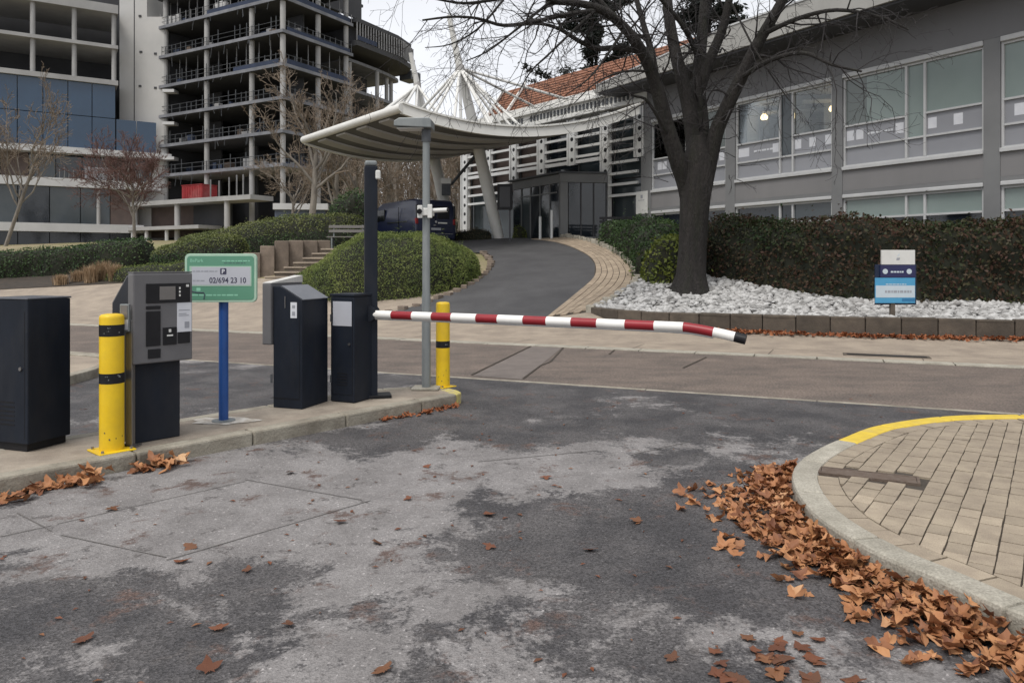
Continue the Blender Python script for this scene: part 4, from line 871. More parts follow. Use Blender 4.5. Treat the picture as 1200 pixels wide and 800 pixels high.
# ------------------------------------------------------------------ trees
def grow(bins, p, d, length, r0, level, rng, droop=.0, up=.0, wig=.18, maxlevel=3, ratio=.5, nch=(7, 7, 5), keep=.15, start=.2, minr=.004, angle=(30, 65)):
    """one wandering branch, then its side shoots; bins[level] collects tubes"""
    n = max(3, int(4 + length * 1.2)) if level < 2 else (4 if level == 2 else 3)
    pts = [Vector(p)]; dirs = []; d = Vector(d).normalized(); st = length / n
    for i in range(n):
        d = (d + V(*(rng.normal(size=3) * wig)) + V(0, 0, up - droop)).normalized(); pts.append(pts[-1] + d * st); dirs.append(d.copy())
    rad = [max(minr, r0 * (1 - (1 - keep) * (i / n))) for i in range(n + 1)]
    bins[min(level, len(bins) - 1)].tube(pts, rad, (10, 6, 4, 3, 3)[min(level, 4)], cap=level < 2)
    if level >= maxlevel: return
    m = nch[min(level, len(nch) - 1)]
    for k in range(m):
        f = start + (1 - start) * (k + rng.uniform(.1, .9)) / m; x = f * n; i = min(int(x), n - 1); q = pts[i].lerp(pts[i + 1], x - i); dd = dirs[i]
        ax = dd.orthogonal().normalized(); ax = Matrix.Rotation(rng.uniform(0, 6.28), 3, dd) @ ax
        nd = Matrix.Rotation(R(rng.uniform(*angle)), 3, ax) @ dd
        rr = max(minr, (r0 * (1 - (1 - keep) * f)) * rng.uniform(.45, .7)); ll = length * ratio * rng.uniform(.6, 1.2) * (1.1 - .45 * f)
        grow(bins, q, nd, ll, rr, level + 1, rng, droop, up, wig * 1.1, maxlevel, ratio, nch, keep, .12, minr, angle)
def plane_tree():
    rng = np.random.default_rng(21); base = V(4.66, 19.5, bedz(4.66, 19.5) - .1)
    t = thing('plane_tree', 'large leafless plane tree with forking dark trunk on the stone bed', 'tree', base)
    def P(px, py, dy=0): return atY(px, py, 19.5 + dy)
    mb = MB(); tr = [P(809, 352), P(809, 338), P(810, 322), P(811, 290), P(813, 250), P(816, 215), P(817, 185), P(818, 160)]
    rr = [.66, .50, .39, .35, .365, .42, .36, .2]
    mb.tube(tr, rr, 22); o = part('trunk', mb, 'bark', t, smooth=True)
    # lumps on the trunk
    for v in o.data.vertices:
        a = math.atan2(v.co.y, v.co.x); k = 1 + .05 * math.sin(5 * a + v.co.z * 1.3) + .035 * math.sin(9 * a - v.co.z * 2.1); v.co.x *= k; v.co.y *= k
    limbs = [  # (points, start radius, end radius)
        ([(803, 222, 0), (793, 185, -.2), (782, 150, -.3), (773, 115, -.4), (766, 92, -.5), (757, 70, -.7), (744, 48, -1.0), (727, 28, -1.2), (705, 12, -1.5), (676, 4, -1.7), (640, 2, -1.9)], .25, .07),
        ([(815, 205, 0), (812, 160, .2), (806, 120, .3), (797, 85, .3), (789, 50, .5), (783, 10, .7), (778, -40, .9)], .25, .12),
        ([(822, 205, 0), (822, 150, .3), (819, 110, .4), (820, 70, .6), (824, 30, .8), (830, -40, 1.0)], .25, .13),
        ([(828, 215, 0), (838, 160, -.2), (852, 125, -.4), (868, 92, -.6), (886, 55, -.8), (905, 22, -1.0), (926, -15, -1.2), (960, -70, -1.4)], .23, .10),
        ([(818, 110, .4), (832, 70, .3), (848, 30, .2), (858, -20, 0)], .17, .09),
        ([(775, 122, -.4), (768, 90, .2), (763, 60, .6), (752, 22, 1.0), (738, -30, 1.4)], .13, .06),
        ([(752, 62, -.8), (728, 56, -1.0), (700, 57, -1.3), (678, 48, -1.5), (655, 34, -1.6), (632, 28, -1.8), (606, 30, -2.0)], .085, .03),
        ([(700, 12, -1.5), (660, 18, -2.2), (625, 26, -2.6), (590, 30, -2.9), (560, 22, -3.1), (530, 20, -3.3), (495, 24, -3.5)], .06, .02),
        ([(660, 4, -1.8), (620, -6, -2.4), (580, 0, -2.8), (545, 4, -3.1), (515, 0, -3.4), (488, -6, -3.6)], .05, .018),
        ([(786, 165, -.3), (760, 120, -1.0), (742, 112, -1.6), (726, 100, -2.0)], .05, .02),
        ([(868, 92, -.6), (900, 72, -1.6), (940, 62, -2.4), (975, 76, -3.0), (1010, 84, -3.4)], .075, .02),
        ([(895, 40, -.9), (935, 22, -1.8), (980, 12, -2.5), (1030, 20, -3.1), (1065, 35, -3.4)], .07, .02),
        ([(820, 70, .6), (800, 30, -.3), (770, -5, -.8)], .09, .04),
        ([(700, 10, -1.5), (672, 36, -2.2), (645, 62, -2.7), (622, 84, -3.0), (608, 108, -3.2)], .04, .01),
        ([(732, 34, -1.2), (712, 64, -1.9), (690, 92, -2.5), (662, 112, -2.9)], .04, .01),
        ([(645, 2, -1.9), (606, 34, -2.6), (572, 60, -3.0), (545, 72, -3.3)], .035, .01),
        ([(590, 0, -2.8), (560, 34, -3.2), (528, 52, -3.5), (498, 56, -3.7)], .028, .008),
        ([(762, 84, -.5), (732, 84, -1.6), (700, 96, -2.3), (672, 122, -2.9)], .035, .01),
        ([(744, 48, -1.0), (720, 20, -.6), (690, -15, -.3)], .08, .04),
        ([(858, 5, 0), (880, 50, -.9), (905, 90, -1.4), (925, 118, -1.7)], .03, .012),
    ]
    twig = [MB(), MB(), MB(), MB()]
    for k, (pp, r0, r1) in enumerate(limbs):
        pp = [(813 - (813 - pp[0][0]) * .3, pp[0][1] + 55, 0)] + pp if k < 4 else pp; pts = catmull([P(a, b_, c) for a, b_, c in pp], 4); n = len(pts); rad = [(r0 + (r1 - r0) * (i / (n - 1))) * (min(1, .55 + .45 * i / 7) if k < 4 else 1) for i in range(n)]
        part('branch', MB().tube(pts, rad, 12 if r0 > .1 else 8), 'bark', t, smooth=True)
        L_ = sum((b_ - a).length for a, b_ in zip(pts[:-1], pts[1:])); cnt = int(L_ * (2.2 if r0 > .1 else 3.2))
        for j in range(cnt):
            f = rng.uniform(.30 if r0 > .1 else .08, 1); i = min(int(f * (n - 1)), n - 2); q = pts[i]; dd = (pts[i + 1] - pts[i]).normalized()
            ax = Matrix.Rotation(rng.uniform(0, 6.28), 3, dd) @ dd.orthogonal().normalized(); nd = Matrix.Rotation(R(rng.uniform(28, 75)), 3, ax) @ dd
            grow(twig, q, nd, rng.uniform(.9, 2.4) * (1.0 if k not in (2, 4) else .8), min(.030, rad[i] * .45), 1, rng, droop=.055, wig=.2, maxlevel=3, ratio=.5, nch=(6, 5, 3), minr=.0036, keep=.2)
    # fine shoots up the trunk fork
    for j in range(70):
        q = P(rng.uniform(770, 870), rng.uniform(60, 215), rng.uniform(-.5, .3)); grow(twig, q, V(*rng.normal(size=3)) + V(0, 0, .5), rng.uniform(.4, 1.0), .010, 2, rng, maxlevel=3, nch=(4, 4, 4), minr=.004)
    for i, m_ in enumerate(twig):
        if m_.v: part('twigs', m_, 'twig', t, kind='stuff')
    return t
plane_tree()
def bare_tree(base, h, r, label, seed, tw='brtwig', tk='brtrunk', spread=(20, 50), nl=6, group=None, ratio=.5, lean=0):
    rng = np.random.default_rng(seed); t = thing('bare_tree', label, 'tree', base, group); b = [MB(), MB(), MB(), MB(), MB()]
    top = V(base[0] + rng.normal() * .5 + lean, base[1], base[2] + h * .55); base = V(*base)
    part('trunk', MB().tube([base - V(0, 0, .3), base.lerp(top, .5) + V(rng.normal() * .12, 0, 0), top], [r * 1.15, r, r * .7], 9), tk, t, smooth=True)
    for k in range(nl):
        f = rng.uniform(.35, 1); q = base.lerp(top, f); a = 6.28 * k / nl + rng.uniform(-.4, .4); el = R(rng.uniform(*spread)); nd = V(math.cos(a) * math.sin(el), math.sin(a) * math.sin(el), math.cos(el))
        lb = MB(); bins = [lb, b[1], b[2], b[3]]
        grow(bins, q, nd, h * .55 * rng.uniform(.7, 1.1), r * .55, 0, rng, up=.05, wig=.13, maxlevel=3, ratio=ratio, nch=(8, 6, 5), minr=.012, angle=(22, 55))
        part('branch', lb, tk, t, smooth=True)
    cr_ = MB()
    for m_ in b[1:]: cr_.add(m_.v, m_.f)
    part('twigs', cr_, tw, t, kind='stuff')
    return t
def gp(px, Y): X = (px - 600) * Y / 870; return (X, Y, gz(X, Y))
bare_tree(gp(158, 52), 7.6, .10, 'bare russet-twigged tree before the glass block', 31, 'redtwig', nl=15, spread=(15, 75), ratio=.55)
bare_tree(gp(362, 47), 10.5, .20, 'tall bare tree left of the canopy tip before the concrete frame', 32, nl=7)
bare_tree(gp(392, 50), 9.5, .17, 'bare tree with pale trunk above the dark bush', 33, nl=7)
bare_tree(gp(345, 60), 7, .12, 'thin bare tree low against the ground floor of the concrete frame', 34, nl=7)
bare_tree(gp(425, 52), 8.0, .16, 'bare tree showing under the canopy left of the navy column', 35, nl=7)
bare_tree(gp(462, 55), 8.5, .15, 'bare tree showing above the van roof left of the lamp pole', 36, nl=7)
bare_tree(gp(505, 56), 8.5, .15, 'bare tree behind the van at the lamp pole', 37, nl=7)
bare_tree(gp(536, 58), 8, .14, 'bare tree between the van and the white louvred facade', 38, nl=7)
bare_tree(gp(5, 45), 10, .10, 'bare tree past the left edge before the glass block', 39, nl=7, lean=2.0)
rng_ = np.random.default_rng(77); tk = [MB(), MB(), MB(), MB()]; tkt = MB()
for k in range(60):
    px = rng_.uniform(405, 560); Y = rng_.uniform(62, 85); b0 = V(*gp(px, Y)); h = rng_.uniform(6, 9.5)
    tkt.tube([b0 - V(0, 0, .3), b0 + V(rng_.normal() * .3, 0, h * .6), b0 + V(rng_.normal() * .6, 0, h)], [.14, .10, .03], 5)
    for j in range(9): grow(tk, b0 + V(0, 0, h * rng_.uniform(.1, .85)), V(rng_.normal() * .5, rng_.normal() * .5, .9), h * .4, .05, 1, rng_, wig=.15, maxlevel=3, ratio=.5, nch=(5, 5, 4), minr=.016, angle=(20, 50))
th = thing('bare_thicket', None, None, (-8, 70, 4)); th['kind'] = 'stuff'; th['label'] = 'far brown thicket of bare trunks behind the van'
part('trunks', tkt, 'brtrunk', th, kind='stuff'); cr_ = MB()
for m_ in tk[1:]: cr_.add(m_.v, m_.f)
part('twigs', cr_, 'brtwig', th, kind='stuff')
hedge('hedge', 'far dark undergrowth hedge below the bare thicket behind the van', 'hedge', Mass([(-16, 60, 1, 1.5), (-10, 61, 1.2, 1.8), (-5, 61, 1.2, 1.6), (-1, 62, 1, 1.5)], .6, .5, .3, 23), 7000, .2, 'heather', (-8, 61, 0), depth=.5)
def conifer(base, h, w, label, seed, n=19000):
    rng = np.random.default_rng(seed); t = thing('conifer_tree', label, 'tree', base); base = V(*base)
    part('trunk', MB().tube([base - V(0, 0, .3), base + V(0, 0, h * .95)], [.35, .05], 8), 'bark', t)
    bins = [MB(), MB(), MB()]; tips = []
    for k in range(46):
        f = rng.uniform(.3, .98); q = base + V(0, 0, h * f); a = rng.uniform(0, 6.28); L_ = w * (1.15 - f) * rng.uniform(.6, 1.2) + .5; nd = V(math.cos(a), math.sin(a), rng.uniform(.0, .45)).normalized()
        bins[0].tube([q, q + nd * L_ * .5, q + nd * L_ + V(0, 0, -.2)], [.07, .05, .02], 5); tips += [(q + nd * L_ * rng.uniform(.25, 1.05)) + V(*(rng.normal(size=3) * (.22, .22, .12))) for _ in range(n // 46)]
    part('branches', bins[0], 'twig', t, kind='stuff'); C = np.array([p[:] for p in tips]); v, f = leaf_quads(C, np.tile([0, 0, 1.], (len(C), 1)), .34, .7, .35, rng); np_mesh('needles', v, f, 'conifer', t)
conifer((5.9, 52, 2.8), 17.5, 8.5, 'dark evergreen cedar rising behind the terracotta roof', 41)
conifer((12.5, 47, 2.8), 17, 4.5, 'second dark evergreen behind the roof, hidden partly by the plane tree fork', 42)

# ------------------------------------------------------------------ office building, right
P0 = V(10.2, 23.0, 0); OD = V(.527, -.85, 0).normalized(); ON = V(-OD.y * -1, -OD.x, 0)   # ON: outward
ON = V(-.85, -.527, 0).normalized(); OF = Frame(P0, OD, ON)
ob = thing('office_building', 'grey two-storey office with strip windows and deep pale roof edge', 'building', (P0.x, P0.y, 0))
XL, XR = -9.15, 9.6
GB = 0.3
bays = [(-8.55, -4.62), (-4.18, -.30), (.06, 4.15), (4.55, 8.6)]
cols = [(-9.15, -8.55), (-4.62, -4.18), (-.30, .06), (4.15, 4.55), (8.6, 9.6)]
for a, b_ in cols: part('column', MB().box(OF, a, b_, -.6, .04, GB, 7.42), 'gcol', ob)
part('frieze', MB().box(OF, XL, XR, -.3, .045, 7.424, 8.62), 'frieze', ob)
for a, b_ in bays:
    part('spandrel_panel', MB().box(OF, a + .003, b_ - .003, -.25, .02, 3.82, 4.44), 'gwall', ob); part('sill', MB().box(OF, a + .003, b_ - .003, -.25, .09, 4.444, 4.55), 'frame', ob, bevel=.01)
    part('spandrel_lip', MB().box(OF, a + .003, b_ - .003, -.22, .03, 3.70, 3.816), 'gcol', ob)
    part('base_wall', MB().box(OF, a + .003, b_ - .003, -.25, .0, GB, 2.2), 'gwall', ob)
    part('shutter_rail', MB().box(OF, a + .01, b_ - .01, -.05, .07, 7.28, 7.42), 'frame', ob, bevel=.02); part('shutter_rail', MB().box(OF, a + .01, b_ - .01, -.05, .07, 3.585, 3.697), 'frame', ob, bevel=.02)
def window(a, b_, z0, z1, rows, kinds, stick):
    """frame members, panes (row by row from the top) for side | narrow | side lights"""
    w = part('window', MB().box(OF, a + .004, a + .064, -.12, -.02, z0, z1).box(OF, b_ - .064, b_ - .004, -.12, -.02, z0, z1).box(OF, a + .066, b_ - .066, -.12, -.02, z1 - .06, z1).box(OF, a + .066, b_ - .066, -.12, -.02, z0, z0 + .05), 'frame', ob)
    m1, m2 = a + (b_ - a) * .485, a + (b_ - a) * .615
    for m_ in (m1, m2): part('mullion', MB().box(OF, m_ - .032, m_ + .032, -.125, -.01, z0 + .052, z1 - .062), 'frame', w)
    zz = [z1 - .06] + rows + [z0 + .05]
    for ci, (xa, xb) in enumerate(((a + .066, m1 - .034), (m1 + .034, m2 - .034), (m2 + .034, b_ - .066))):
        zl = zz if ci != 1 or len(rows) < 2 else [zz[0], zz[2], zz[3]]
        for ri in range(len(zl) - 1):
            if ri > 0: part('transom', MB().box(OF, xa, xb, -.115, -.015, zl[ri] - .028, zl[ri] + .028), 'frame', w)
            kd = kinds[ci][min(ri, len(kinds[ci]) - 1)]
            part('pane', MB().box(OF, xa + .002, xb - .002, -.085, -.077, zl[ri + 1] + (.03 if ri < len(zl) - 2 else .002), zl[ri] - (.03 if ri > 0 else .002)), kd, w)
    for sx, sw, sh, zc in stick:
        xx = a + (b_ - a) * sx; part('sticker', MB().box(OF, xx - sw / 2, xx + sw / 2, -.0765, -.074, zc - sh / 2, zc + sh / 2), 'paper', w)
    return w
R2 = [5.80, 5.15]; stk = lambda xs: [(x_, .24, .30, 5.50) for x_ in xs]
wins = []
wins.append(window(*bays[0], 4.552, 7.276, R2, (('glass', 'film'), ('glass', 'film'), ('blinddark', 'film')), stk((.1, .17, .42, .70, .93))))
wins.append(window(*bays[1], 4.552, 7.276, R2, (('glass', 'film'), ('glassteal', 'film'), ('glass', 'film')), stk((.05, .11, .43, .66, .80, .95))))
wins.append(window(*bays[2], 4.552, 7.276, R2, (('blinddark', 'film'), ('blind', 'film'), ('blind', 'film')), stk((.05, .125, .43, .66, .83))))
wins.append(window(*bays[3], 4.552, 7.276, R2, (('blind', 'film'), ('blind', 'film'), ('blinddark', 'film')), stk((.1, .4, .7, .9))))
part('drawn_blind', MB().box(OF, .80, 1.42 + .6, -.0765, -.075, 5.84, 7.20), 'blind', wins[2])
for w_, a, b_ in ((wins[1], bays[1][0] + .75, bays[1][0] + 1.55), (wins[2], bays[2][0] + .75, bays[2][0] + 1.55)): dashes('small_print', OF, -.0765, a, b_, 5.46, .06, 'paper', w_, seg=.12, gap=.03)
kindsL = [(('glassdark',),) * 3, (('glassdark',), ('glassdark',), ('glassteal',)), (('blind', 'glassdark'), ('blind', 'glassdark'), ('blind', 'glassdark')), (('blind', 'glassdark'),) * 3]
for (a, b_), kd in zip(bays, kindsL): window(a, b_, 2.204, 3.58, [2.95], kd, [])
# rooms behind the clear panes
rm = MB(); rm.box(OF, -8.5, -.35, -5.2, -5.0, 4.46, 7.4); part('room_wall', rm, 'room', ob); part('room_ceiling', MB().box(OF, -8.5, -.35, -5.0, -.3, 7.30, 7.40), 'room', ob); part('room_floor', MB().box(OF, -8.5, -.35, -5.0, -.3, 4.40, 4.46), 'roomdark', ob)
part('room_partition', MB().box(OF, -4.45, -4.3, -4.9, -.62, 4.47, 7.29), 'room', ob)
for (x_, y_, dx_, mt_) in ((-3.3, -2.2, .35, 'paper'), (-2.45, -3.2, .5, 'roomdark'), (-1.75, -1.6, .3, 'paper'), (-1.1, -2.4, .7, 'roomdark'), (-.2, -3.0, .6, 'roomdark'), (-7.6, -1.5, .5, 'paper'), (-6.5, -2.2, .8, 'roomdark')): part('room_pillar', MB().box(OF, x_, x_ + dx_, y_ - .3, y_, 4.47, 7.29), mt_, ob)
part('room_wall', MB().box(OF, -8.54, -8.46, -4.99, -.31, 4.47, 7.29), 'room', ob)
part('room_cupboard', MB().box(OF, -4.1, -3.7, -1.8, -1.2, 4.47, 6.9), 'roomdark', ob)
for (x_, y_, z_) in ((-3.75, -1.0, 6.75), (-1.05, -1.1, 6.6)):
    p = OF.p(x_, y_, 0); part('pendant_lamp', MB().lathe((p.x, p.y, z_), [(.10, 0), (.13, .05), (.12, .12), (.05, .2)], 12), 'lampglow', ob)
for (x0, y0, x1, y1) in ((-4.0, -1.2, -1.0, -3.8), (-2.0, -.8, -.5, -2.4)): part('ceiling_rail', MB().tube([OF.p(x0, y0, 7.05), OF.p(x1, y1, 7.05)], .08, 6), 'paper', ob)
# roof: thin soffit, pale fascia that tapers towards the entrance end
ov = 1.35
part('soffit', MB().box(OF, XL - 1.15, XR, -.3, ov, 8.623, 8.74), 'soffit', ob)
XT = -3.2
part('fascia', MB().prism(OF, [(XL - 1.2, 8.70), (XR, 8.70), (XR, 9.52), (XT, 9.52), (XL - 1.2, 8.98)], ov + .002, ov + .1), 'fascia', ob); part('fascia', MB().box(OF, XL - 1.22, XL - 1.152, -.6, ov, 8.70, 8.97), 'fascia', ob)
part('roof_edge', MB().prism(OF, [(XL - 1.2, 8.983), (XT, 9.523), (XR, 9.523), (XR, 9.58), (XT, 9.58), (XL - 1.2, 9.04)], ov - .1, ov + .13), 'frame', ob)
part('roof', MB().prism(OF, [(XL - 1.14, 8.745), (XR, 8.745), (XR, 9.50), (XT, 9.50), (XL - 1.14, 8.96)], -12, ov - .11), 'gwall', ob)
part('end_wall', MB().box(OF, XL, XL + .35, -11.88, -.62, GB, 8.62), 'gcol', ob); part('back_wall', MB().box(OF, XL + .36, XR, -11.95, -11.7, GB, 8.62), 'gwall', ob)
# white plaque on the corner column
pq = OF.p(-9.1, .045, 0); t = thing('wall_plaque', 'white notice plaque on the corner column of the office', 'sign', (pq.x, pq.y, 3.6))
part('plate', MB().box(OF, -9.42, -8.72, .05, .08, 3.62, 4.55), 'signwhite', t, bevel=.005); part('emblem', MB().box(OF, -9.13, -9.0, .081, .084, 4.26, 4.4), 'faint', t); dashes('small_print', OF, .081, -9.28, -8.88, 4.17, .03, 'faint', t, seg=.08, gap=.02)

# ------------------------------------------------------------------ entrance building with louvres
Q0 = V(5.45, 30.75, 0); EDv = V(-.632, .775, 0).normalized(); EN = V(-.775, -.632, 0).normalized(); EF = Frame(Q0, EDv, EN)
eb = thing('entrance_building', 'white-louvred entrance block with dark glass and terracotta roof', 'building', (Q0.x, Q0.y, 0))
for k in range(6):
    a, b_ = k * 2.1 + .05, (k + 1) * 2.1 - .05; mt = 'glassteal' if k in (0, 1) else ('glassdark' if k == 2 else 'brick')
    for (z0, z1) in ((2.3, 5.2), (5.26, 6.5), (6.56, 8.0)):
        mt2 = mt if not (k >= 3 and z0 < 3) else 'glassteal'
        part('pane', MB().box(EF, a, b_, -.45, -.40, z0, z1), mt2, eb)
    part('mullion', MB().box(EF, b_ + .002, b_ + .098, -.5, -.36, 2.2, 8.05), 'scaff', eb)
part('back_block', MB().box(EF, -.2, 12.9, -6, -.52, 2.2, 8.2), 'roomdark', eb)
def post(x, z0, z1, w=.52):
    p = part('facade_post', MB().box(EF, x - w / 2, x - w / 2 + .07, -.05, .16, z0, z1).box(EF, x + w / 2 - .07, x + w / 2, -.05, .16, z0, z1).box(EF, x - w / 2 + .072, x + w / 2 - .072, .02, .08, z0 + .002, z1 - .002), 'louvre', eb)
    z = z0 + .25
    while z < z1 - .1: q = EF.p(x, .0802, z); part('hole', MB().tube([q, q + EN * .004], .095, 12), 'black', p); z += .47
for k in range(7):
    post(k * 2.1 + (.15 if k == 0 else 0), {0: 6.0, 1: 2.5, 2: 6.05, 3: 5.75, 4: 5.6, 5: 5.4, 6: 2.6}[k], 8.15, .52 if k < 6 else .6)
for k in range(6):
    for z in ((7.72, 7.25, 6.78, 6.35, 6.1) if k else (7.72, 7.25, 6.78, 6.31, 5.84, 5.37, 4.9, 4.43)) + ((5.6, 5.15, 4.7) if k >= 4 else ()):
        part('louvre', MB().box(EF, k * 2.1 + .265, (k + 1) * 2.1 - .265, -.02, .10, z, z + (.11 if z != 6.1 else .16)), 'louvre', eb)
# parapet frieze: ledges with a row of dark slots between small blocks
part('cornice', MB().box(EF, -.3, 13.2, -.6, .30, 8.2, 8.36), 'canwhite', eb, bevel=.02); part('cornice', MB().box(EF, -.3, 13.2, -.6, .16, 8.363, 8.78), 'canwhite', eb); part('cornice', MB().box(EF, -.3, 13.2, -.6, .34, 8.783, 8.93), 'canwhite', eb, bevel=.02)
mb = MB(); x_ = .4
while x_ < 12.9: mb.box(EF, x_, x_ + .11, .161, .20, 8.44, 8.70); x_ += .24 if int(x_ * 10) % 17 else .7
part('slots', mb, 'scaff', eb, kind='stuff')
part('cornice', MB().box(EF, -.3, 13.2, -.9, .10, 8.933, 9.25), 'canwhite', eb)
# terracotta mansard: stepped courses of tiles
RFm = Frame(EF.p(0, 0, 0), -EN, EDv)
part('roof', MB().prism(RFm, [(.95, 9.25), (2.25, 11.05), (2.5, 11.05), (2.5, 9.0), (.95, 9.0)], -9.0, 12.3), 'roomdark', eb)
ncour = 11
for i in range(ncour):
    f0, f1 = i / ncour, (i + 1) / ncour; y0, z0 = .95 + 1.3 * f0, 9.25 + 1.8 * f0; y1, z1 = .95 + 1.3 * f1, 9.25 + 1.8 * f1
    part('tile_course', MB().prism(RFm, [(y0 - .06, z0 + .02), (y1 - .02, z1 + .01), (y1, z1 - .005), (y0 - .01, z0 + .003)], -9.02, 12.32), 'terra', eb)
part('ridge', MB().tube([EF.p(-9, -2.3, 11.08), EF.p(12.3, -2.3, 11.08)], .09, 8), 'terra', eb)
for x_ in (12.0, 10.2): part('roof_fin', MB().prism(RFm, [(.80, 9.3), (2.2, 11.2), (2.2, 11.35), (.72, 9.4)], x_ - .06, x_ + .06), 'canwhite', eb)

# glass entrance porch
va, vb, vc = V(2.23, 31.8, 0), V(.05, 35.3, 0), V(4.1, 32.05, 0)
pv_ = thing('entrance_porch', 'grey-framed glass entrance porch in front of the louvred block', 'porch', (va.x, va.y, 2.5))
dl = (vb - va).normalized(); nl_ = V(-dl.y, dl.x, 0); nl_ = nl_ if nl_.y < 0 else -nl_; LF = Frame(va, dl, nl_); LL = (vb - va).length
dr = (vc - va).normalized(); nr_ = V(dr.y, -dr.x, 0); RF = Frame(va, dr, nr_); RL = (vc - va).length
zb, zt = gz(va.x, va.y) - .1, 5.05
part('corner_post', MB().box(RF, -.17, .17, -.3, .03, zb, zt - .003), 'gcol', pv_, bevel=.01)
mbf = MB(); mbf.box(LF, .2, LL, -.1, .06, zt, zt + .38); part('fascia', mbf, 'gcol', pv_, bevel=.01); part('fascia', MB().box(RF, -.2, RL, -.1, .06, zt + .0, zt + .38), 'gcol', pv_, bevel=.01)
part('roof', MB().slab([(va.x - .25, va.y - .15), (vc.x, vc.y - .15), (vc.x + .2, vc.y + 3), (vb.x + 2, vb.y + 2), (vb.x - .25, vb.y)], zt + .383, zt + .46), 'scaff', pv_)
for i in range(5):
    a, b_ = .25 + (LL - .25) * i / 5, .25 + (LL - .25) * (i + 1) / 5; part('pane', MB().box(LF, a + .05, b_ - .01, -.03, -.01, zb + .1, zt - .01), 'glassdark' if i != 3 else 'glassteal', pv_); part('mullion', MB().box(LF, a - .008, a + .046, -.06, .03, zb, zt - .004), 'gcol', pv_)
part('door_header', MB().box(LF, .5, LL - .6, .0, .02, zt - .42, zt - .36), 'gcol', pv_)
for i in range(3):
    a, b_ = .18 + (RL - .2) * i / 3, .18 + (RL - .2) * (i + 1) / 3; part('pane', MB().box(RF, a + .03, b_ - .03, -.06, -.04, zb + .15, zt - .01), 'glassdark', pv_); part('mullion', MB().box(RF, b_ - .028, b_ + .028, -.09, .0, zb, zt - .004), 'soffit', pv_)
part('threshold', MB().box(RF, -.1, RL, -.2, .05, zb - .2, zb + .14), 'gcol', pv_); part('threshold', MB().box(LF, .2, LL, -.1, .05, zb - .2, zb + .09), 'gcol', pv_)
# door posts before porch
for px, h in ((633, .95), (646.5, 1.2)):
    p = gp(px, 31.0); t = thing('steel_post', {633: 'shorter pale steel post before the porch doors', 646.5: 'taller pale steel post beside the porch corner'}[px], 'post', p); part('post', MB().cyl(p, .055, p[2], p[2] + h, 12), 'louvre', t); part('cap', MB().lathe(p, [(.058, h), (.058, h + .02), (.01, h + .04)], 12), 'pole', t)
# info board
ip = gp(597.5, 31.2); t = thing('info_board', 'black framed notice board on a post beside the slanted canopy leg', 'notice board', ip); F = Frame(ip, (1, -.1, 0))
part('post', MB().box(F, -.03, .03, -.03, .03, -.1, 2.3), 'soffit', t); part('frame', MB().box(F, -.52, .12, -.12, -.04, 1.30, 2.38), 'black', t, bevel=.01); part('panel', MB().box(F, -.42, .02, -.126, -.1215, 1.42, 2.26), 'soffit', t)
t = thing('bench', 'dark slatted bench by the office corner behind the laurel bushes', 'bench', (4.15, 28.8, gz(4.15, 28.8))); F = Frame((4.15, 28.8, gz(4.15, 28.8)), (1, -.1, 0))
for z in (.62, .76, .90): part('back_slat', MB().box(F, -.75, .75, .18, .22, z, z + .09), 'black', t)
for y_ in (-.25, -.1, .05): part('seat_slat', MB().box(F, -.75, .75, y_, y_ + .11, .42, .46), 'black', t)
for x_ in (-.6, .6): part('leg', MB().box(F, x_ - .03, x_ + .03, -.25, .25, -.05, .418).box(F, x_ - .03, x_ + .03, .222, .26, -.05, .98), 'black', t)

# ------------------------------------------------------------------ canopy
A_, B_, C_ = V(-4.03, 27, 7.38), V(-9.5, 34, 7.38), V(5.0, 29.4, 7.85)
cn = thing('entrance_canopy', 'white sagging entrance canopy on slanted masts with fanned struts', 'canopy', (-2, 31, 2.5))
def cpt(s, r_, dz=0):
    p = A_ + (C_ - A_) * s + (B_ - A_) * r_; p = V(p.x, p.y, A_.z + (C_.z - A_.z) * s - 3.5 * s * (1 - s) + dz); return p
def csheet(s0, s1, r0, r1, z0, z1, n=28, k=2):
    mb = MB(); vs = []
    for i in range(n + 1):
        s = s0 + (s1 - s0) * i / n
        vs += [cpt(s, r0, z0), cpt(s, r1, z0), cpt(s, r1, z1), cpt(s, r0, z1)]
    fs = [(0, 1, 2, 3), (n * 4 + 3, n * 4 + 2, n * 4 + 1, n * 4)]
    for i in range(n):
        for e in range(4): fs.append((i * 4 + e, i * 4 + (e + 1) % 4, i * 4 + 4 + (e + 1) % 4, i * 4 + 4 + e))
    return mb.add(vs, fs)
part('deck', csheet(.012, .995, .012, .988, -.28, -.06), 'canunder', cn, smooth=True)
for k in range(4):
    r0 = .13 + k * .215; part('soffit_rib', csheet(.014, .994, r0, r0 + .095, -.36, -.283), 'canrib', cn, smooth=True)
def cfas(r0, r1): return csheet(0, 1, r0, r1, -.36, .0)
part('fascia', cfas(-.008, .010), 'canwhite', cn, smooth=True); part('fascia', cfas(.990, 1.008), 'canwhite', cn, smooth=True)
part('fascia_lip', csheet(0, 1, -.016, .014, .002, .07), 'canwhite', cn, smooth=True)
e0, e1 = cpt(0, -.01, -.15), cpt(0, 1.01, -.15); ed = (e1 - e0).normalized(); part('end_beam', MB().tube([e0, e1], .17, 12), 'canwhite', cn, smooth=True)
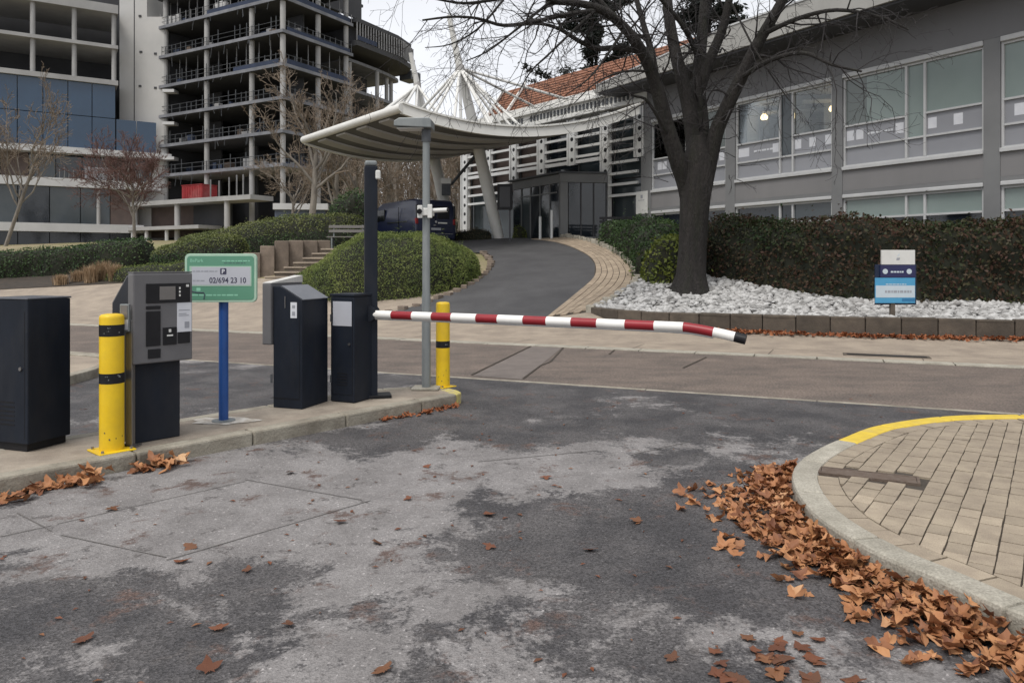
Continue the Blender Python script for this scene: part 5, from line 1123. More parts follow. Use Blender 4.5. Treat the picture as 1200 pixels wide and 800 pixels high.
def mast(base, top, joint, r0, r1, fan, extra=()):
    base, top, joint = Vector(base), Vector(top), Vector(joint)
    part('mast', MB().tube([base, base.lerp(top, .25), base.lerp(top, .5), joint, top], [r0, r0 * 1.12, r0, r1 * 1.6, r1], 14), 'canwhite', cn, smooth=True)
    part('mast_collar', MB().tube([joint - V(0, 0, .25), joint + V(0, 0, .12)], [r1 * 2.1, r1 * 1.9], 12), 'canrib', cn, smooth=True)
    for s, r_ in fan: part('strut', MB().tube([joint, cpt(s, r_, -.05)], .062, 8), 'canwhite', cn, smooth=True)
    for q in extra: part('strut', MB().tube([joint, q], .06, 7), 'canwhite', cn, smooth=True)
m1b = atY(585, 284, 33); m1t = atY(526, 18, 31.6); m1j = atY(539, 80, 32); m1b.z = gz(m1b.x, m1b.y) - .1
mast(m1b, m1t, m1j, .24, .10, [(.22, .25), (.30, .18), (.40, .30), (.52, .22), (.66, .30), (.30, .8), (.62, .8), (.26, .5), (.58, .12), (.46, .15), (.74, .5)], [EF.p(6.6, .2, 9.1), EF.p(4.4, .2, 9.1)])
m2b = atY(531, 281, 36); m2t = atY(481, 62, 34.6); m2j = atY(489, 100, 35); m2b.z = gz(m2b.x, m2b.y) - .1
mast(m2b, m2t, m2j, .25, .09, [(.03, .3), (.10, .5), (.16, .55), (.30, .5), (.36, .6), (.12, .85), (.28, .9), (.06, .15), (.20, .3), (.40, .35)])
part('brace', MB().tube([atY(529, 216, 34.5), atY(559, 180, 33.2)], .07, 8), 'scaff', cn, smooth=True)
Fb = Frame(atY(523, 229, 34.5), (1, 0, 0)); part('brace_box', MB().box(Fb, -.2, .2, -.15, .15, 0, .52), 'scaff', cn, bevel=.01); part('brace_cap', MB().box(Fb, -.24, .24, -.18, .18, .523, .78), 'canwhite', cn, bevel=.02)

# ------------------------------------------------------------------ van
def van():
    o = V(-3.96, 30.4, 0); hd = V(-.58, .815, 0); rt = V(.815, .58, 0); o.z = gz(-4.0, 31.0) + .02
    t = thing('parked_van', 'midnight blue boxy parked van seen from its rear corner beneath the canopy', 'van', o); F = Frame(o, hd, rt)   # x forward, y to the right side
    L_, W_ = 4.9, 1.92
    sec = [(0, .40, 1.0, 1.0), (.03, .34, 1.62, .99), (.10, .32, 1.99, .97), (.5, .32, 2.05, .965), (3.3, .32, 2.03, .965), (3.75, .32, 1.93, .95), (4.25, .32, 1.28, .97), (4.85, .34, 1.08, .95), (5.05, .42, .85, .86)]
    mb = MB(); vs = []; prof = lambda zb_, zt_, k: [(.03, zb_), (-.0, zb_ + .12), (-.01, (zb_ + zt_) / 2), (.02, zb_ + (zt_ - zb_) * .66), (.06, zt_ - .08), (.13, zt_)]
    for (x_, zb_, zt_, k) in sec:
        lft = prof(zb_, zt_, k); ring = [(y_, z_) for y_, z_ in lft] + [(W_ - y_, z_) for y_, z_ in lft[::-1]]
        vs += [F.p(x_, W_ / 2 + (y_ - W_ / 2) * k, z_) for y_, z_ in ring]
    m_ = 12; n = len(sec); fs = [tuple(range(m_)), tuple(range(n * m_ - 1, (n - 1) * m_ - 1, -1))]
    for i in range(n - 1):
        for e in range(m_): fs.append((i * m_ + e, i * m_ + (e + 1) % m_, (i + 1) * m_ + (e + 1) % m_, (i + 1) * m_ + e))
    part('body', mb.add(vs, fs), 'van', t, smooth=True, bevel=.03)
    # rear: window, doors seam, lamps, plate, bumper
    [part('rear_window', MB().box(F, -.012, .02, y_, y_ + .60, 1.22, 1.74), 'vanglass', t, bevel=.02) for y_ in (.30, 1.02)]; part('door_seam', MB().box(F, -.016, 0, W_ / 2 - .006, W_ / 2 + .006, .65, 1.9), 'vanglass', t); part('bumper', MB().box(F, -.10, .12, .08, W_ - .08, .38, .62), 'van', t, bevel=.04); part('bumper_strip', MB().box(F, -.108, -.10, .2, W_ - .2, .58, .605), 'chrome', t)
    for y_ in (.015, W_ - .135): part('tail_lamp', MB().box(F, -.02, .10, y_, y_ + .12, .98, 1.22), 'tail', t, bevel=.02); part('lamp_column', MB().box(F, -.016, .09, y_ + .03, y_ + .12, 1.223, 1.78), 'vanglass', t, bevel=.02)
    part('number_plate', MB().box(F, -.022, -.012, .74, 1.2, .74, .84), 'faint', t); part('badge', MB().tube([F.p(-.012, W_ / 2, 1.09), F.p(-.022, W_ / 2, 1.09)], .055, 14), 'chrome', t)
    dashes('lettering', F, .98, 1.08, 1.5, 1.0, .01, 'chrome', t) if False else part('model_strip', MB().box(F, -.02, -.012, 1.06, 1.50, 1.02, 1.075), 'polewhite', t); part('rear_handle', MB().box(F, -.03, -.012, W_ / 2 - .12, W_ / 2 + .0, .93, .96), 'chrome', t)
    for y0, nm_ in ((-.012, 'l'), (W_ + .0, 'r')):
        part('cab_window', MB().prism(Frame(F.p(0, .03 if nm_ == 'l' else W_ - .03, 0), F.x, F.y), [(2.9, 1.22), (3.95, 1.22), (3.6, 1.72), (2.9, 1.72)], -.03, .03), 'vanglass', t, bevel=.01); part('door_seam', MB().box(F, 1.5, 1.512, y0 - .002, y0 + .02, .45, 1.75), 'vanglass', t)
        part('side_rail', MB().box(F, .7, 2.6, y0 - .004, y0 + .016, 1.10, 1.125), 'chrome', t)
    for x_ in (.85, 3.85):
        for y_ in (.0, W_ - .24):
            c = F.p(x_, y_ - .015, .33); w = part('wheel', MB().tube([c, F.p(x_, y_ + .255, .33)], .33, 24), 'tyre', t, smooth=True); q = F.p(x_, y_ - .02 if y_ < .5 else y_ + .256, .33)
            part('rim', MB().tube([q, q + rt * .01], .21, 16), 'chrome', w)
    return t
van()
# bench by the steps
bp_ = V(-6.9, 30.9, 2.25); t = thing('bench', 'grey slatted park bench at the head of the block steps', 'bench', bp_); F = Frame(bp_, (1, .05, 0))
for z in (.62, .80): part('back_slat', MB().box(F, -.75, .85, .16, .20, z, z + .12), 'benchgrey', t, bevel=.006)
for y_ in (-.3, -.14, .02): part('seat_slat', MB().box(F, -.75, .85, y_, y_ + .12, .40, .44), 'benchgrey', t, bevel=.006)
for x_ in (-.55, .65): part('leg', MB().box(F, x_ - .03, x_ + .03, -.28, .24, -.4, .398), 'pole', t); part('back_post', MB().box(F, x_ - .025, x_ + .025, .202, .25, -.4, .94), 'pole', t)
# steps with block cheek wall
st = thing('stone_steps', 'stone steps climbing between buff blocks and the juniper mound', 'steps', (-8.5, 26.6, 1))
for k in range(7):
    o = V(-8.85 + k * .36 * .77, 26.5 + k * .36 * .63, 0); z = 1.12 + .17 * k; Ft = Frame(o, (.93, -.37, 0))
    part('tread', MB().box(Ft, 0, 2.3, 0, .42, z - .06, z), 'apron', st, bevel=.01); part('riser', MB().box(Ft, .02, 2.28, .03, .41, z - .45, z - .062), 'block', st)
sw = thing('block_cheek_wall', 'stepped wall of upright buff stone blocks beside the steps', 'wall', (-8.5, 27.4, 1))
for (pa, pb, top, Y) in ((285, 304, 296, 26.9), (305, 321, 288, 27.2), (322, 338, 282, 27.6), (338.5, 355, 281.5, 28.0), (355.5, 372, 281.5, 28.4), (372.5, 387, 281.5, 28.8)):
    a, b_ = atY(pa, top, Y), atY(pb, top, Y); d = V(b_.x - a.x, b_.y - a.y + .18, 0).normalized(); Fk = Frame(V(a.x, a.y, 0), d, V(-d.y, d.x, 0)); z0 = gz(a.x, a.y) - .3
    part('block', MB().box(Fk, 0, (b_ - a).length, 0, .35, z0, a.z), 'stairblock', sw, bevel=.03)

# ------------------------------------------------------------------ company sign, right
cs = V(7.75, 15.75, .42); cs = V((1046 - 600) * 15.6 / 870, 15.6, .42); t = thing('company_sign', 'stacked white, navy and light blue board sign on a short post in the stones', 'sign', cs); F = Frame(cs, (1, 0, 0)); q = 15.6 / 870
zz = lambda py: CH + (308 - py) * q - cs.z; xx_ = lambda px: (px - 1046) * q
part('post', MB().box(F, -.045, .045, -.02, .05, -.2, zz(352)), 'block', t); part('backing_board', MB().box(F, xx_(1026), xx_(1074), 0, .05, zz(357), zz(310)), 'signback', t, bevel=.006)
part('top_panel', MB().box(F, xx_(1032.5), xx_(1071.5), -.03, .02, zz(310), zz(293)), 'signwhite', t, bevel=.004); part('middle_panel', MB().box(F, xx_(1031), xx_(1072), -.03, -.002, zz(325), zz(310.4)), 'signnavy', t, bevel=.003)
part('lower_panel', MB().box(F, xx_(1025), xx_(1071.5), -.035, -.002, zz(355), zz(325.5)), 'signblue', t, bevel=.003); part('lower_field', MB().box(F, xx_(1025.3), xx_(1071), -.038, -.0355, zz(348.5), zz(334.5)), 'signpale', t)
part('lower_band', MB().box(F, xx_(1056), xx_(1071), -.038, -.0355, zz(353), zz(349.5)), pm('mid blue', (.03, .16, .32), rough=.4), t)
dashes('small_print', F, -.039, xx_(1036), xx_(1067), zz(343), .05, 'faint', t, seg=.05, gap=.015); dashes('small_print', F, -.0385, xx_(1037), xx_(1061), zz(333.6), .02, 'signpale', t, seg=.05, gap=.012)
dashes('small_print', F, -.0315, xx_(1043), xx_(1058), zz(319.5), .035, 'signpale', t, seg=.04, gap=.012)
for px in (1036.5, 1064.5): c = F.p(xx_(px), -.031, zz(318)); part('emblem', MB().tube([c, c + V(0, -.004, 0)], .055, 16), 'signpale', t)
part('emblem', MB().prism(F, [(xx_(1049.5), zz(305)), (xx_(1053), zz(304.6)), (xx_(1054), zz(302)), (xx_(1050), zz(302))], -.033, -.0305), 'faint', t); part('emblem', MB().prism(F, [(xx_(1050), zz(300.5)), (xx_(1053), zz(297)), (xx_(1053.6), zz(298)), (xx_(1051), zz(300.6))], -.033, -.0305), 'signpale', t)

# ------------------------------------------------------------------ concrete frame under construction
K0 = V(-24.7, 80, 0); DL = V(-.865, .502, 0).normalized(); DR = V(.498, .867, 0).normalized()
ct = thing('unfinished_building', 'tall unfinished concrete frame building with open floors', 'building', (K0.x, K0.y, 4))
def kp_(a, b_): return K0 + DL * a + DR * b_      # a along left face, b along right face
LA, LB = 21.0, 10.6
levels = [8.7 + 3.585 * k for k in range(0, 9)]
def plate(name, poly, z0, z1, mat): return part(name, MB().slab([(p.x, p.y) for p in poly], z0, z1), mat, ct)
for i, z in enumerate(levels):
    if i == 0: continue
    plate('floor_slab', [kp_(-.4, -.4), kp_(LA, -.4), kp_(LA, 22), kp_(8, 22), kp_(8, LB), kp_(-.4, LB)], z - .36, z, 'concshade' if i > 1 else 'conc')  # dark slab, lighter edge strips: shade and light put into the colours
    plate('slab_edge', [kp_(-.46, -.46), kp_(LA, -.46), kp_(LA, -.402), kp_(-.46, -.402)], z - .33, z + .02, 'edge'); plate('slab_edge', [kp_(-.46, -.40), kp_(-.402, -.40), kp_(-.402, LB), kp_(-.46, LB)], z - .33, z + .02, 'edge')
cols_l = [(.15, .15), (5.0, .15), (12.6, .15), (20.2, .15), (.15, 5.4), (.15, 10.0), (5, 6.5), (12.6, 6.5), (12.6, 14)]
for (a, b_) in cols_l:
    for i in range(len(levels) - 1):
        z0 = levels[i] if i else 4.2; c = kp_(a, b_); part('column', MB().cyl(c, .30, z0 + .002, levels[i + 1] - .362, 12), 'conc' if b_ < 6 or a < 1 else 'concshade', ct, smooth=True)  # inner columns use the concrete with shade in its colour
    
rg0 = random.Random(3)
# walls added inside to darken the open floors, shade in their colour
CF = Frame(K0, DL, DR)
for i in range(len(levels) - 1):
    z0, z1 = (levels[i] if i else 4.2) + .003, levels[i + 1] - .363
    part('shade_wall', MB().box(CF, 5.6, LA - .1, 7.2, 7.5, z0, z1), 'concshade', ct); part('end_wall', MB().box(CF, LA - .4, LA - .12, .9, 7.19, z0, z1), 'concshade', ct); part('shade_wall', MB().box(CF, 5.3, 5.59, 7.2, LB + 8, z0, z1), 'concshade', ct)
    for (a0, a1) in ((1.5, 4.0), (9.0, 11.2), (15.4, 18.5)):
        if rg0.random() < .7: part('shade_wall', MB().box(CF, a0, a1, 4.4, 4.6, z0, z1), 'concshade', ct)
# guard posts, props and netting along the slab edges, storey by storey
rg = random.Random(5)
for i in range(1, len(levels)):
    z = levels[i]; gp_ = MB()
    for a in np.arange(.6, LA, .95):
        if rg.random() < .85: h = rg.choice((1.0, 1.1, 1.2, 1.6)); c = CF.p(a + rg.uniform(-.2, .2), -.25, 0); gp_.tube([(c.x, c.y, z), (c.x, c.y, z + h)], .05, 4)
    for b_ in np.arange(.6, LB, .9):
        if rg.random() < .85: h = rg.choice((1.0, 1.1, 1.2)); c = CF.p(-.25, b_, 0); gp_.tube([(c.x, c.y, z), (c.x, c.y, z + h)], .05, 4)
    part('guard_posts', gp_, 'scaffpale' if i > 5 else 'scaff', ct, kind='stuff')
    rl = MB()
    for h in (.55, 1.05): rl.tube([CF.p(.2, -.25, z + h), CF.p(LA, -.25, z + h)], .03, 4); rl.tube([CF.p(-.25, .2, z + h), CF.p(-.25, LB, z + h)], .03, 4)
    part('guard_rail', rl, 'scaff', ct)
    if i >= 4 and i < len(levels) - 1 and i != 5:
        pr = MB()
        for a in np.arange(1.2, LA, 1.75):
            c = CF.p(a, .6 + rg.uniform(0, .5), 0); pr.tube([(c.x, c.y, z), (c.x, c.y, levels[i + 1] - .36)], .055, 4)
        for b_ in np.arange(1, LB, 1.7): c = CF.p(.7, b_, 0); pr.tube([(c.x, c.y, z), (c.x, c.y, levels[i + 1] - .36)], .055, 4)
        part('props', pr, 'scaffpale', ct, kind='stuff')
    if i in (4, 6, 7): part('netting', MB().box(CF, .3, 7.5 if i == 4 else 12, -.33, -.30, z + .05, z + .5), 'mesh', ct); part('netting', MB().box(CF, -.33, -.30, .3, LB - .4, z + .05, z + .6), 'mesh', ct)
    else: pass
part('netting', MB().box(CF, -.33, -.30, .3, LB - .4, levels[5] + .05, levels[5] + .45), 'mesh', ct)
# site clutter on the floors
for i in range(1, len(levels) - 1):
    cl = {'scaffpale': MB(), 'mesh': MB(), 'conc': MB(), 'rust': MB()}
    for q in range(26):
        if rg.random() < .6: a0, b0_ = rg.uniform(.5, 19), rg.uniform(.2, 2.5)
        else: a0, b0_ = rg.uniform(.2, 2.5), rg.uniform(.5, 9)
        k_ = rg.choice(list(cl)); w_, d_, h_ = rg.uniform(.2, 1.2), rg.uniform(.1, .8), rg.uniform(.15, 1.2); cl[k_].box(CF, a0, a0 + w_, b0_, b0_ + d_, levels[i] + .003, levels[i] + h_)
    for k_, m_ in cl.items():
        if m_.v: part('site_materials', m_, k_, ct, kind='stuff')
    hg = MB()
    for q in range(9): c = CF.p(rg.uniform(.2, 20), -.41, 0); hg.tube([(c.x, c.y, levels[i] - .3), (c.x + rg.uniform(-.2, .2), c.y - .06, levels[i] - .3 - rg.uniform(.3, 1.3))], .03, 4)
    part('hanging_cables', hg, 'scaff', ct, kind='stuff')
# white panels stacked at upper slab edge
for (a, h) in ((19.6, .9), (18.8, 1.1), (18.1, 1.0), (17.4, 1.1), (10.4, 1.2), (9.6, 1.3), (9.0, 1.1)): part('wall_panel', MB().box(CF, a, a + .5, -.1, .25, levels[6] + .01, levels[6] + h), 'slabwhite', ct)
# recessed right wing with rounded end and jutting crown
def arcpts(a0, b0, b1, depth):
    pts = [kp_(a0, b0)]
    for k in range(9):
        f = k / 8; pts.append(kp_(a0 + depth * (1 - math.cos(f * math.pi / 2)) * .5, b0 + (b1 - b0) * math.sin(f * math.pi / 2)))
    pts += [kp_(a0 + 9, b1), kp_(a0 + 9, b0)]; return pts
for i in range(1, 6): plate('floor_slab', arcpts(1.2, 11.0, 23.5, 4), levels[i] - .36, levels[i], 'edge' if i > 3 else 'conc')
for (a, b_) in ((1.6, 12.2), (1.7, 17.5), (2.6, 20.5), (3.4, 22.4), (6.5, 15)):
    for i in range(0, 5 if b_ > 13 else 5):
        z0 = levels[i] if i else 4.2; part('column', MB().cyl(kp_(a, b_), .27, z0 + .002, levels[i + 1] - .362, 12), 'conc', ct, smooth=True)
part('core_wall', MB().box(CF, 5.6, 6.0, 10.8, 20, 4, levels[5]), 'concshade', ct)
crown = [kp_(-.8, 10.9), kp_(-.6, 19), kp_(.4, 23), kp_(3, 25.2), kp_(9, 25.2), kp_(9, 10.9)]
plate('crown_slab', crown, levels[5] + 1.1, levels[5] + 1.7, 'concshade'); mb = MB()
for k in range(26):
    f = k / 25; c = kp_(-.7 + (0 if f < .7 else (f - .7) * 4), 11 + f * 12.5); mb.tube([(c.x, c.y, levels[5] + 1.7), (c.x, c.y, levels[5] + 3.9)], .09, 4)
part('scaffold_posts', mb, 'scaffpale', ct, kind='stuff'); plate('crown_slab', crown, levels[5] + 3.9, levels[5] + 4.4, 'concshade'); part('core_wall', MB().box(CF, 1.0, 8.5, 11.2, 23, levels[5] + 1.7, levels[5] + 3.9), 'concshade', ct)
part('netting', MB().box(CF, -.85, -.8, 11, 14.5, levels[5] + 1.75, levels[5] + 2.3), 'mesh', ct)
c = kp_(3.0, 25.6); part('hanging_platform', MB().box(Frame((c.x, c.y, 0), DR), -.6, 1.6, -1, 1, levels[5] + .4, levels[5] + 1.6), 'scaff', ct); 
for dx in (-.5, 1.5): q = V(c.x, c.y, 0) + DR * dx; part('scaffold_post', MB().cyl(q, .07, levels[5] + 1.6, levels[5] + 3.6, 5), 'scaff', ct)
# podium in front
PF = Frame(kp_(0, -3.5), DL, DR)
part('podium_slab', MB().box(PF, 1.0, 30, 0, 3.1, 8.25, 8.75), 'conc', ct); part('podium_wall', MB().box(PF, 7.4, 13.6, 2.6, 3.0, 4.6, 8.248), 'concshade', ct, label='grey infill wall under the podium slab'); part('podium_wall', MB().box(PF, 13.61, 30, 2.6, 3.0, 4.6, 8.248), 'brick', ct)
for a in (5.2, 13.6, 21.5): part('podium_column', MB().cyl(PF.p(a, .5, 0), .32, 4.0, 8.248, 10), 'conc', ct, smooth=True)
part('plinth_slab', MB().box(PF, 8.5, 30, -.6, 2.5, 5.35, 5.75), 'conc', ct)
for a in (14.5, 18.2, 20.8, 24): part('plinth_post', MB().cyl(PF.p(a, -.2, 0), .22, 3.6, 5.348, 8), 'slabwhite', ct)
mb = MB()
for a in (2.2, 3.2, 4.4, 6.0, 7.4): c = PF.p(a, .1, 0); mb.tube([(c.x, c.y, 8.75), (c.x, c.y, 10.6 + rg.uniform(-.5, .6))], .08, 4)
part('guard_posts', mb, 'scaffpale', ct, kind='stuff')
# red container on podium
rc = PF.p(9.2, .4, 8.752); t = thing('site_container', 'red steel site container standing on the podium slab', 'container', rc); F = Frame(rc, DL, DR)
part('body', MB().box(F, 0, 3.5, 0, 2, .02, 1.5), 'redcrate', t, bevel=.03); mb = MB()
for k in range(11): mb.box(F, .15 + k * .29, .27 + k * .29, -.05, -.002, .15, 1.4)
part('side_ribs', mb, 'redcrate', t, kind='stuff'); part('top_rail', MB().box(F, -.03, 3.53, -.06, 2.03, 1.503, 1.58), 'redcrate', t); part('panel', MB().box(F, .5, 1.7, -.06, -.052, .5, .85), 'paper', t) if False else None
# hoarding
hp = atY(322, 245, 72); t = thing('site_hoarding', 'blue-grey site hoarding panels below the concrete frame', 'hoarding', (hp.x, hp.y, gz(hp.x, hp.y))); F = Frame((hp.x, hp.y, 0), (1, .1, 0))
for k in range(3): part('panel', MB().box(F, k * 1.62, k * 1.62 + 1.58, 0, .06, 4.0, 6.75), 'hoard', t)
part('ledge', MB().box(F, -.1, 5.1, -.4, .5, 6.76, 7.35), 'slabwhite', t)

# ------------------------------------------------------------------ white core tower and glass wing, left
wt = thing('concrete_core_tower', 'pale smooth concrete core tower between the glass block and the open frame', 'tower', (-45, 90, 4)); wx0, wx1 = (140 - 600) * 90 / 870, (192.5 - 600) * 90 / 870
part('shaft', MB().box(WF, wx0, wx1 - 2.1, 90, 96, 3, 46), 'concwall', wt); part('shaft', MB().box(WF, wx1 - 2.098, wx1, 90, 96, 3, 31.4), 'concwall', wt, label='lower shaft with stepped top'); part('joint', MB().box(WF, wx0 + 1.75, wx0 + 1.85, 89.97, 89.999, 15, 46), 'concshade', wt)
for (px, py) in ((164, 19), (165, 61), (182, 63), (164, 101), (182, 103)): c = atY(px, py, 89.95); part('tie_hole', MB().box(Frame(c), -.16, .16, -.03, .04, -.12, .12), 'concshade', wt)
for py in (106, 144, 185): c = atY(199, py, 88.8); part('ledge', MB().box(Frame(c), -.9, .5, 0, 1.2, -.2, .15), 'slabwhite', wt)
GD = V(-.85, -.53, 0).normalized(); GN = V(.53, -.85, 0).normalized(); GF = Frame(V(-42.6, 89.2, 0), GD, GN)     # x leftwards/nearer, y towards viewer
gb = thing('glass_office_block', 'blue glass office block with white floor bands left of the core tower', 'building', (-48, 86, 4))
lv = {'g': 4.4, 'b1': 6.05, 'b2': 11.1, 'b3': 14.75, 's1': 22.5, 's2': 26.8, 's3': 31.1}
XG = 26
part('floor_band', MB().box(GF, 1.5, XG, -8, .5, lv['b1'] - .95, lv['b1']), 'slabwhite', gb); part('floor_band', MB().box(GF, -.3, XG, -8, .5, lv['b2'] - .9, lv['b2'] + .05), 'slabwhite', gb); part('floor_band', MB().box(GF, -1.5, XG, -8, .5, lv['b3'] - .75, lv['b3'] - .05), 'slabwhite', gb)
part('floor_slab', MB().box(GF, 4.2, XG, -8, .3, lv['s1'] - .2, lv['s1'] + .35), 'conc', gb); part('floor_slab', MB().box(GF, 4.2, XG, -8, .3, lv['s2'] - .25, lv['s2'] + .15), 'conc', gb); part('floor_slab', MB().box(GF, 4.2, XG, -8, .3, lv['s3'] - .45, lv['s3'] + .55), 'conc', gb)
def panes(x0, x1, n, z0, z1, mats, y=-.05, name='pane'):
    for k in range(n):
        a, b_ = x0 + (x1 - x0) * k / n, x0 + (x1 - x0) * (k + 1) / n; part(name, MB().box(GF, a + .04, b_ - .04, y - .08, y, z0, z1), mats[k % len(mats)], gb)
panes(.1, 4.4, 2, 14.72, 18.4, ['glassblue']); panes(4.45, XG, 9, 14.72, 18.4, ['glassblue']); panes(4.45, XG, 9, 18.48, 22.28, ['glassblue'])
panes(.0, XG, 10, lv['b2'] + .06, lv['b3'] - .76, ['glassteal', 'brick', 'glassdark', 'glassdark'], -1.2) ; panes(2, XG, 8, lv['b1'] + .01, lv['b2'] - .91, ['brick', 'glassteal', 'glassteal', 'glassdark', 'glassteal'], -.2); panes(2, XG, 8, 3.6, lv['b1'] - .96, ['glassdark'], -.6)
part('column', MB().cyl(GF.p(6.2, .1, 0), .2, lv['b1'] + .003, lv['b2'] - .903, 10), 'conc', gb)
part('rear_wall', MB().box(GF, 0, XG, -9, -8.6, 3, 46), 'concshade', gb)
for x_ in (4.6, 8.6, 12.6, 17): 
    for (z0, z1) in ((lv['s1'] + .352, lv['s2'] - .252), (lv['s2'] + .152, lv['s3'] - .452)): part('column', MB().cyl(GF.p(x_, -.3, 0), .26, z0, z1, 10), 'conc', gb, smooth=True)
mb = MB()
for k in range(22): c = GF.p(.6 + k * .45, .35, 0); mb.tube([(c.x, c.y, lv['b2']), (c.x, c.y, lv['b2'] + (1.5 if k % 5 == 0 else 1.05))], .045, 4)
part('guard_posts', mb, 'scaffpale', gb, kind='stuff'); part('guard_panel', MB().box(GF, 5.2, 7.6, .3, .34, lv['b2'] + .1, lv['b2'] + 1.5), 'film', gb)

# ------------------------------------------------------------------ fallen leaves
def leaf_mesh(seed, curl):
    r = random.Random(seed); lobes = [(-2.25, .62), (-1.15, .88), (0, 1.0), (1.15, .88), (2.25, .62)]; pts = [(0, -.06, 0)]; ring = []
    tips = [(-2.45, .50), (-2.1, .36), (-1.75, .50), (-1.45, .70), (-1.2, .90), (-.9, .70), (-.62, .56), (-.30, .82), (0, 1.05), (.28, .78), (.62, .56), (.9, .72), (1.2, .92), (1.5, .68), (1.75, .5), (2.1, .36), (2.45, .5), (3.0, .16), (3.14, .34), (3.3, .16)]
    for a, q in tips: q *= r.uniform(.85, 1.12); ring.append((math.sin(a) * q, math.cos(a) * q))
    k1, k2, ph, ph2 = r.uniform(.3, 1.3) * curl, r.uniform(-.7, 1.0) * curl, r.uniform(0, 6), r.uniform(0, 6)
    zf = lambda x, y: (k1 * (x * x * .55) + k2 * y * y * .5 + .16 * curl * math.sin(4 * math.atan2(x, y) + ph) * math.hypot(x, y) + .10 * curl * math.sin(5 * x + ph2) * math.cos(6 * y + ph))
    vs = [(0, .05, 0)] + [(x * .52, y * .52, zf(x * .52, y * .52)) for x, y in ring] + [(x, y, zf(x, y)) for x, y in ring]; n = len(ring)
    fs = [(0, 1 + i, 1 + (i + 1) % n) for i in range(n)] + [(1 + i, 1 + n + i, 1 + n + (i + 1) % n, 1 + (i + 1) % n) for i in range(n)]
    return vs, fs
LV = [leaf_mesh(s, 1.0) for s in range(7)] + [leaf_mesh(s, .25) for s in range(7, 10)]
def leaf_me(i, mat):
    me = bpy.data.meshes.new('fallen_leaf'); me.from_pydata(LV[i][0], [], LV[i][1]); me.update(); me.materials.append(M[mat]); me.polygons.foreach_set('use_smooth', [True] * len(me.polygons)); return me
DRIFT = [leaf_me(i, 'leafdrift') for i in range(7)]; FLAT = [leaf_me(i, 'leafwet') for i in range(7, 10)]
def put_leaf(mes, x, y, z, s, tilt, label, group):
    o = bpy.data.objects.new('fallen_leaf', random.choice(mes)); COL.objects.link(o); o.location = (x, y, z); o.scale = (s, s, s); o.rotation_euler = (random.gauss(0, tilt), random.gauss(0, tilt), random.uniform(0, 6.28)); return tagset(o, label, 'leaf', group)
def leaf_heap(name, spots, mat, label):
    mb = MB()
    for (x, y, z, s, tilt) in spots:
        vs, fs = LV[random.randrange(7)]; m_ = Matrix.Translation((x, y, z)) @ Matrix.Rotation(random.uniform(0, 6.28), 4, 'Z') @ Matrix.Rotation(random.gauss(0, tilt), 4, 'X') @ Matrix.Rotation(random.gauss(0, tilt), 4, 'Y') @ Matrix.Scale(s, 4)
        mb.add([m_ @ Vector(v) for v in vs], fs)
    o = part(name, mb, mat, None, smooth=True, kind='stuff'); return tagset(o, label)
# drift along the right kerb: outer side of the kerb line
segs = [p for p in kpts if p.y > 2.2 and p.y < 5.75 and p.x < 2.75]
def drift_pt():
    i = random.randrange(1, len(segs) - 1); p = segs[i]; d = (segs[i + 1] - segs[i - 1]).normalized(); nrm = V(-d.y, d.x, 0)
    if nrm.x > 0: nrm = -nrm
    f = (p.y - 2.2) / 3.5; wid = .42 if p.y < 4.6 else .50 - .25 * sstep(4.9, 5.7, p.y)
    if p.y < 3.9: wid = .40
    t_ = min(1.4, abs(random.gauss(0, .48))); return p + nrm * (.02 + t_ * wid), t_
heap = []
for _ in range(1150):
    p, t_ = drift_pt(); heap.append((p.x, p.y, .012 + max(0, .07 * (1 - t_)) * random.random(), random.uniform(.035, .075), .35))
leaf_heap('leaf_litter', heap, 'leafdrift', 'deep underlayer of brown leaves along the pale paver kerb')
LB_ = 'crumpled rust-brown plane leaf in the drift along the pale paver kerb'
for _ in range(205):
    p, t_ = drift_pt(); put_leaf(DRIFT, p.x, p.y, .03 + max(0, .085 * (1 - t_)) * random.uniform(.2, 1), random.uniform(.034, .080), .34, LB_, 'leaves drifted along the paver kerb')
# foreground patch, bottom right
for _ in range(26):
    Y = random.uniform(2.75, 3.15); x = Y * random.uniform(.26, .46); put_leaf(FLAT, x, Y, .011, random.uniform(.036, .068), .10, 'soaked red-brown leaf in the flat patch low before the kerb drift', 'soaked leaves before the kerb drift')
# left drift at island kerb
LL_ = 'dry rust leaf in the small drift against the island kerb by the near bollard'
for _ in range(46):
    s_x = random.choice((random.gauss(-4.05, .18), random.gauss(-3.5, .10), random.uniform(-5.2, -4.2))); p = IF.p(s_x, -.06 - abs(random.gauss(0, .09)), 0); put_leaf(DRIFT, p.x, p.y, random.uniform(.02, .09), random.uniform(.055, .09), .5, LL_, 'leaves against the island kerb')
heap = []
for _ in range(70):
    s_x = random.choice((random.gauss(-4.1, .2), random.gauss(-3.5, .1), random.uniform(-5.4, -4.2))); p = IF.p(s_x, -.03 - abs(random.gauss(0, .09)), .015); heap.append((p.x, p.y, .015, random.uniform(.045, .075), .3))
leaf_heap('leaf_litter', heap, 'leafdrift', 'thin brown leaf litter along the island kerb by the near bollard')
heap = []
for _ in range(60):
    s_x = random.uniform(-1.3, -.15); p = IF.p(s_x, -.02 - abs(random.gauss(0, .06)), .012); heap.append((p.x, p.y, .012, random.uniform(.03, .055), .3))
leaf_heap('leaf_litter', heap, 'leafwall', 'small brown leaf litter under the island tip kerb')
heap = []
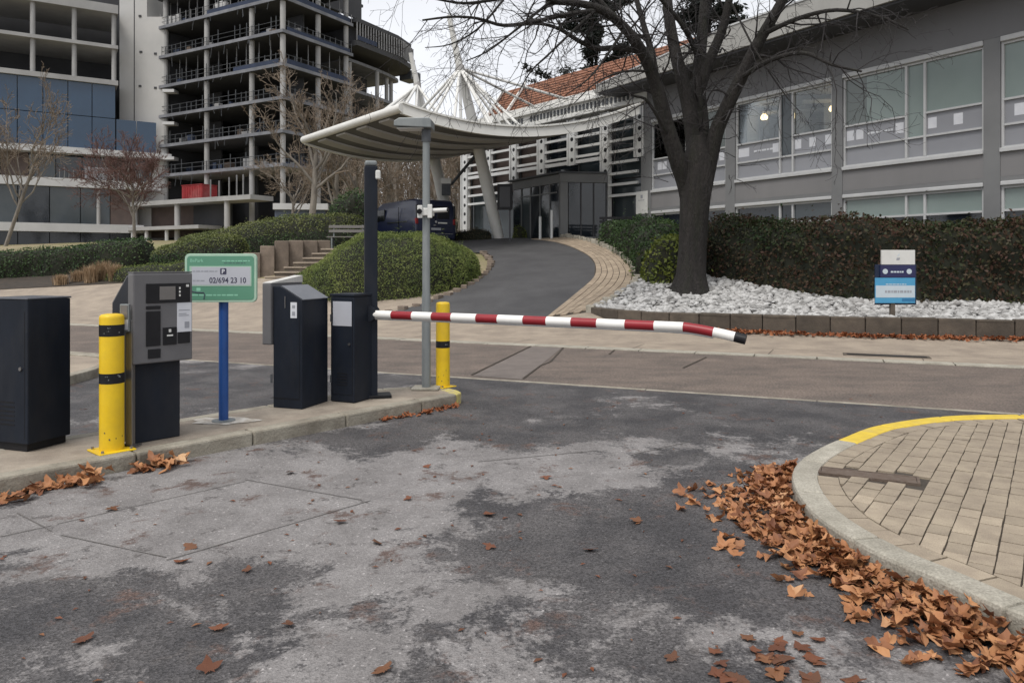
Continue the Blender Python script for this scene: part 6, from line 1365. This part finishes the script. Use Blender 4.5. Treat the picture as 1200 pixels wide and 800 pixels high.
for _ in range(900):
    i = random.randrange(3, len(wp) - 1); f = random.random(); p = wp[i].lerp(wp[i + 1], f) if i + 1 < len(wp) else wp[i]; o_ = abs(random.gauss(0, .13)) + .03; heap.append((p.x - .2 * o_, p.y - o_, gz(p.x, p.y) + .02 + .05 * random.random() * max(0, 1 - o_ * 3), random.uniform(.045, .08), .4))
leaf_heap('leaf_litter', heap, 'leafwall', 'rust leaf litter along the foot of the block wall')
# single leaves lying on the asphalt
for (px, py, lb) in ((225, 641, 'brown leaf lying inside the sawn rectangle, by its near corner'), (292, 669, 'brown leaf on pale asphalt just past the near corner of the sawn rectangle'), (256, 739, 'leaf on damp asphalt low at left, left of its close neighbour'), (341, 733, 'leaf on damp asphalt low at left, right of its close neighbour'),
    (100, 752, 'lone leaf nearest the left edge low on the asphalt'), (245, 787, 'lowest leaf at left on the damp asphalt'), (338, 555, 'leaf on the asphalt between the sawn rectangle and the blue sign post'), (400, 612, 'leaf lying across the near edge of the sawn rectangle'), (212, 660, 'leaf touching the near corner of the sawn rectangle'),
    (450, 788, 'lowest leaf in the middle of the asphalt'), (500, 547, 'leaf on the lane straight before the island tip litter'), (570, 604, 'leaf on the border of the pale patch, mid lane'), (575, 641, 'leaf beside the small pale patch, mid lane'), (692, 646, 'leaf on the damp dark asphalt in mid lane'),
    (748, 612, 'smaller leaf on dark asphalt left of the kerb drift'), (790, 774, 'soaked leaf at the bottom between lane middle and the kerb drift'), (640, 560, 'leaf on pale asphalt below the middle of the boom'), (937, 746, 'leaf just below the kerb drift, alone on dark asphalt'), (860, 632, 'stray leaf just left of the widest part of the kerb drift'),
    (840, 582, 'farthest stray leaf left of the kerb drift'), (480, 585, 'leaf by the far right corner of the sawn rectangle'), (1000, 715, 'pale tan leaf lying just off the kerb drift'), (1098, 750, 'curled tan leaf at the lower right off the kerb drift'), (130, 597, 'leaf on the far edge of the sawn rectangle near the bollard'), (440, 637, 'leaf on pale asphalt right of the sawn rectangle')):
    x, y = g0(px, py); put_leaf(DRIFT if px in (1098, 1000) else FLAT, x, y, .014, random.uniform(.040, .066), .14, lb, 'loose leaves on the asphalt')
mb = MB()      # trodden scraps and chips of leaf
for _ in range(260):
    y = random.uniform(2.8, 9); x = random.uniform(-.75, .5) * y; a = random.uniform(0, 6.28); q = random.uniform(.008, .03); c_, s_ = math.cos(a) * q, math.sin(a) * q
    mb.quad((x - c_, y - s_, .005), (x + s_ * .5, y - c_ * .5, .009), (x + c_, y + s_, .006), (x - s_ * .4, y + c_ * .4, .011))
o = part('leaf_scraps', mb, 'leafwet', kind='stuff'); tagset(o, 'small trodden leaf scraps scattered over the asphalt')
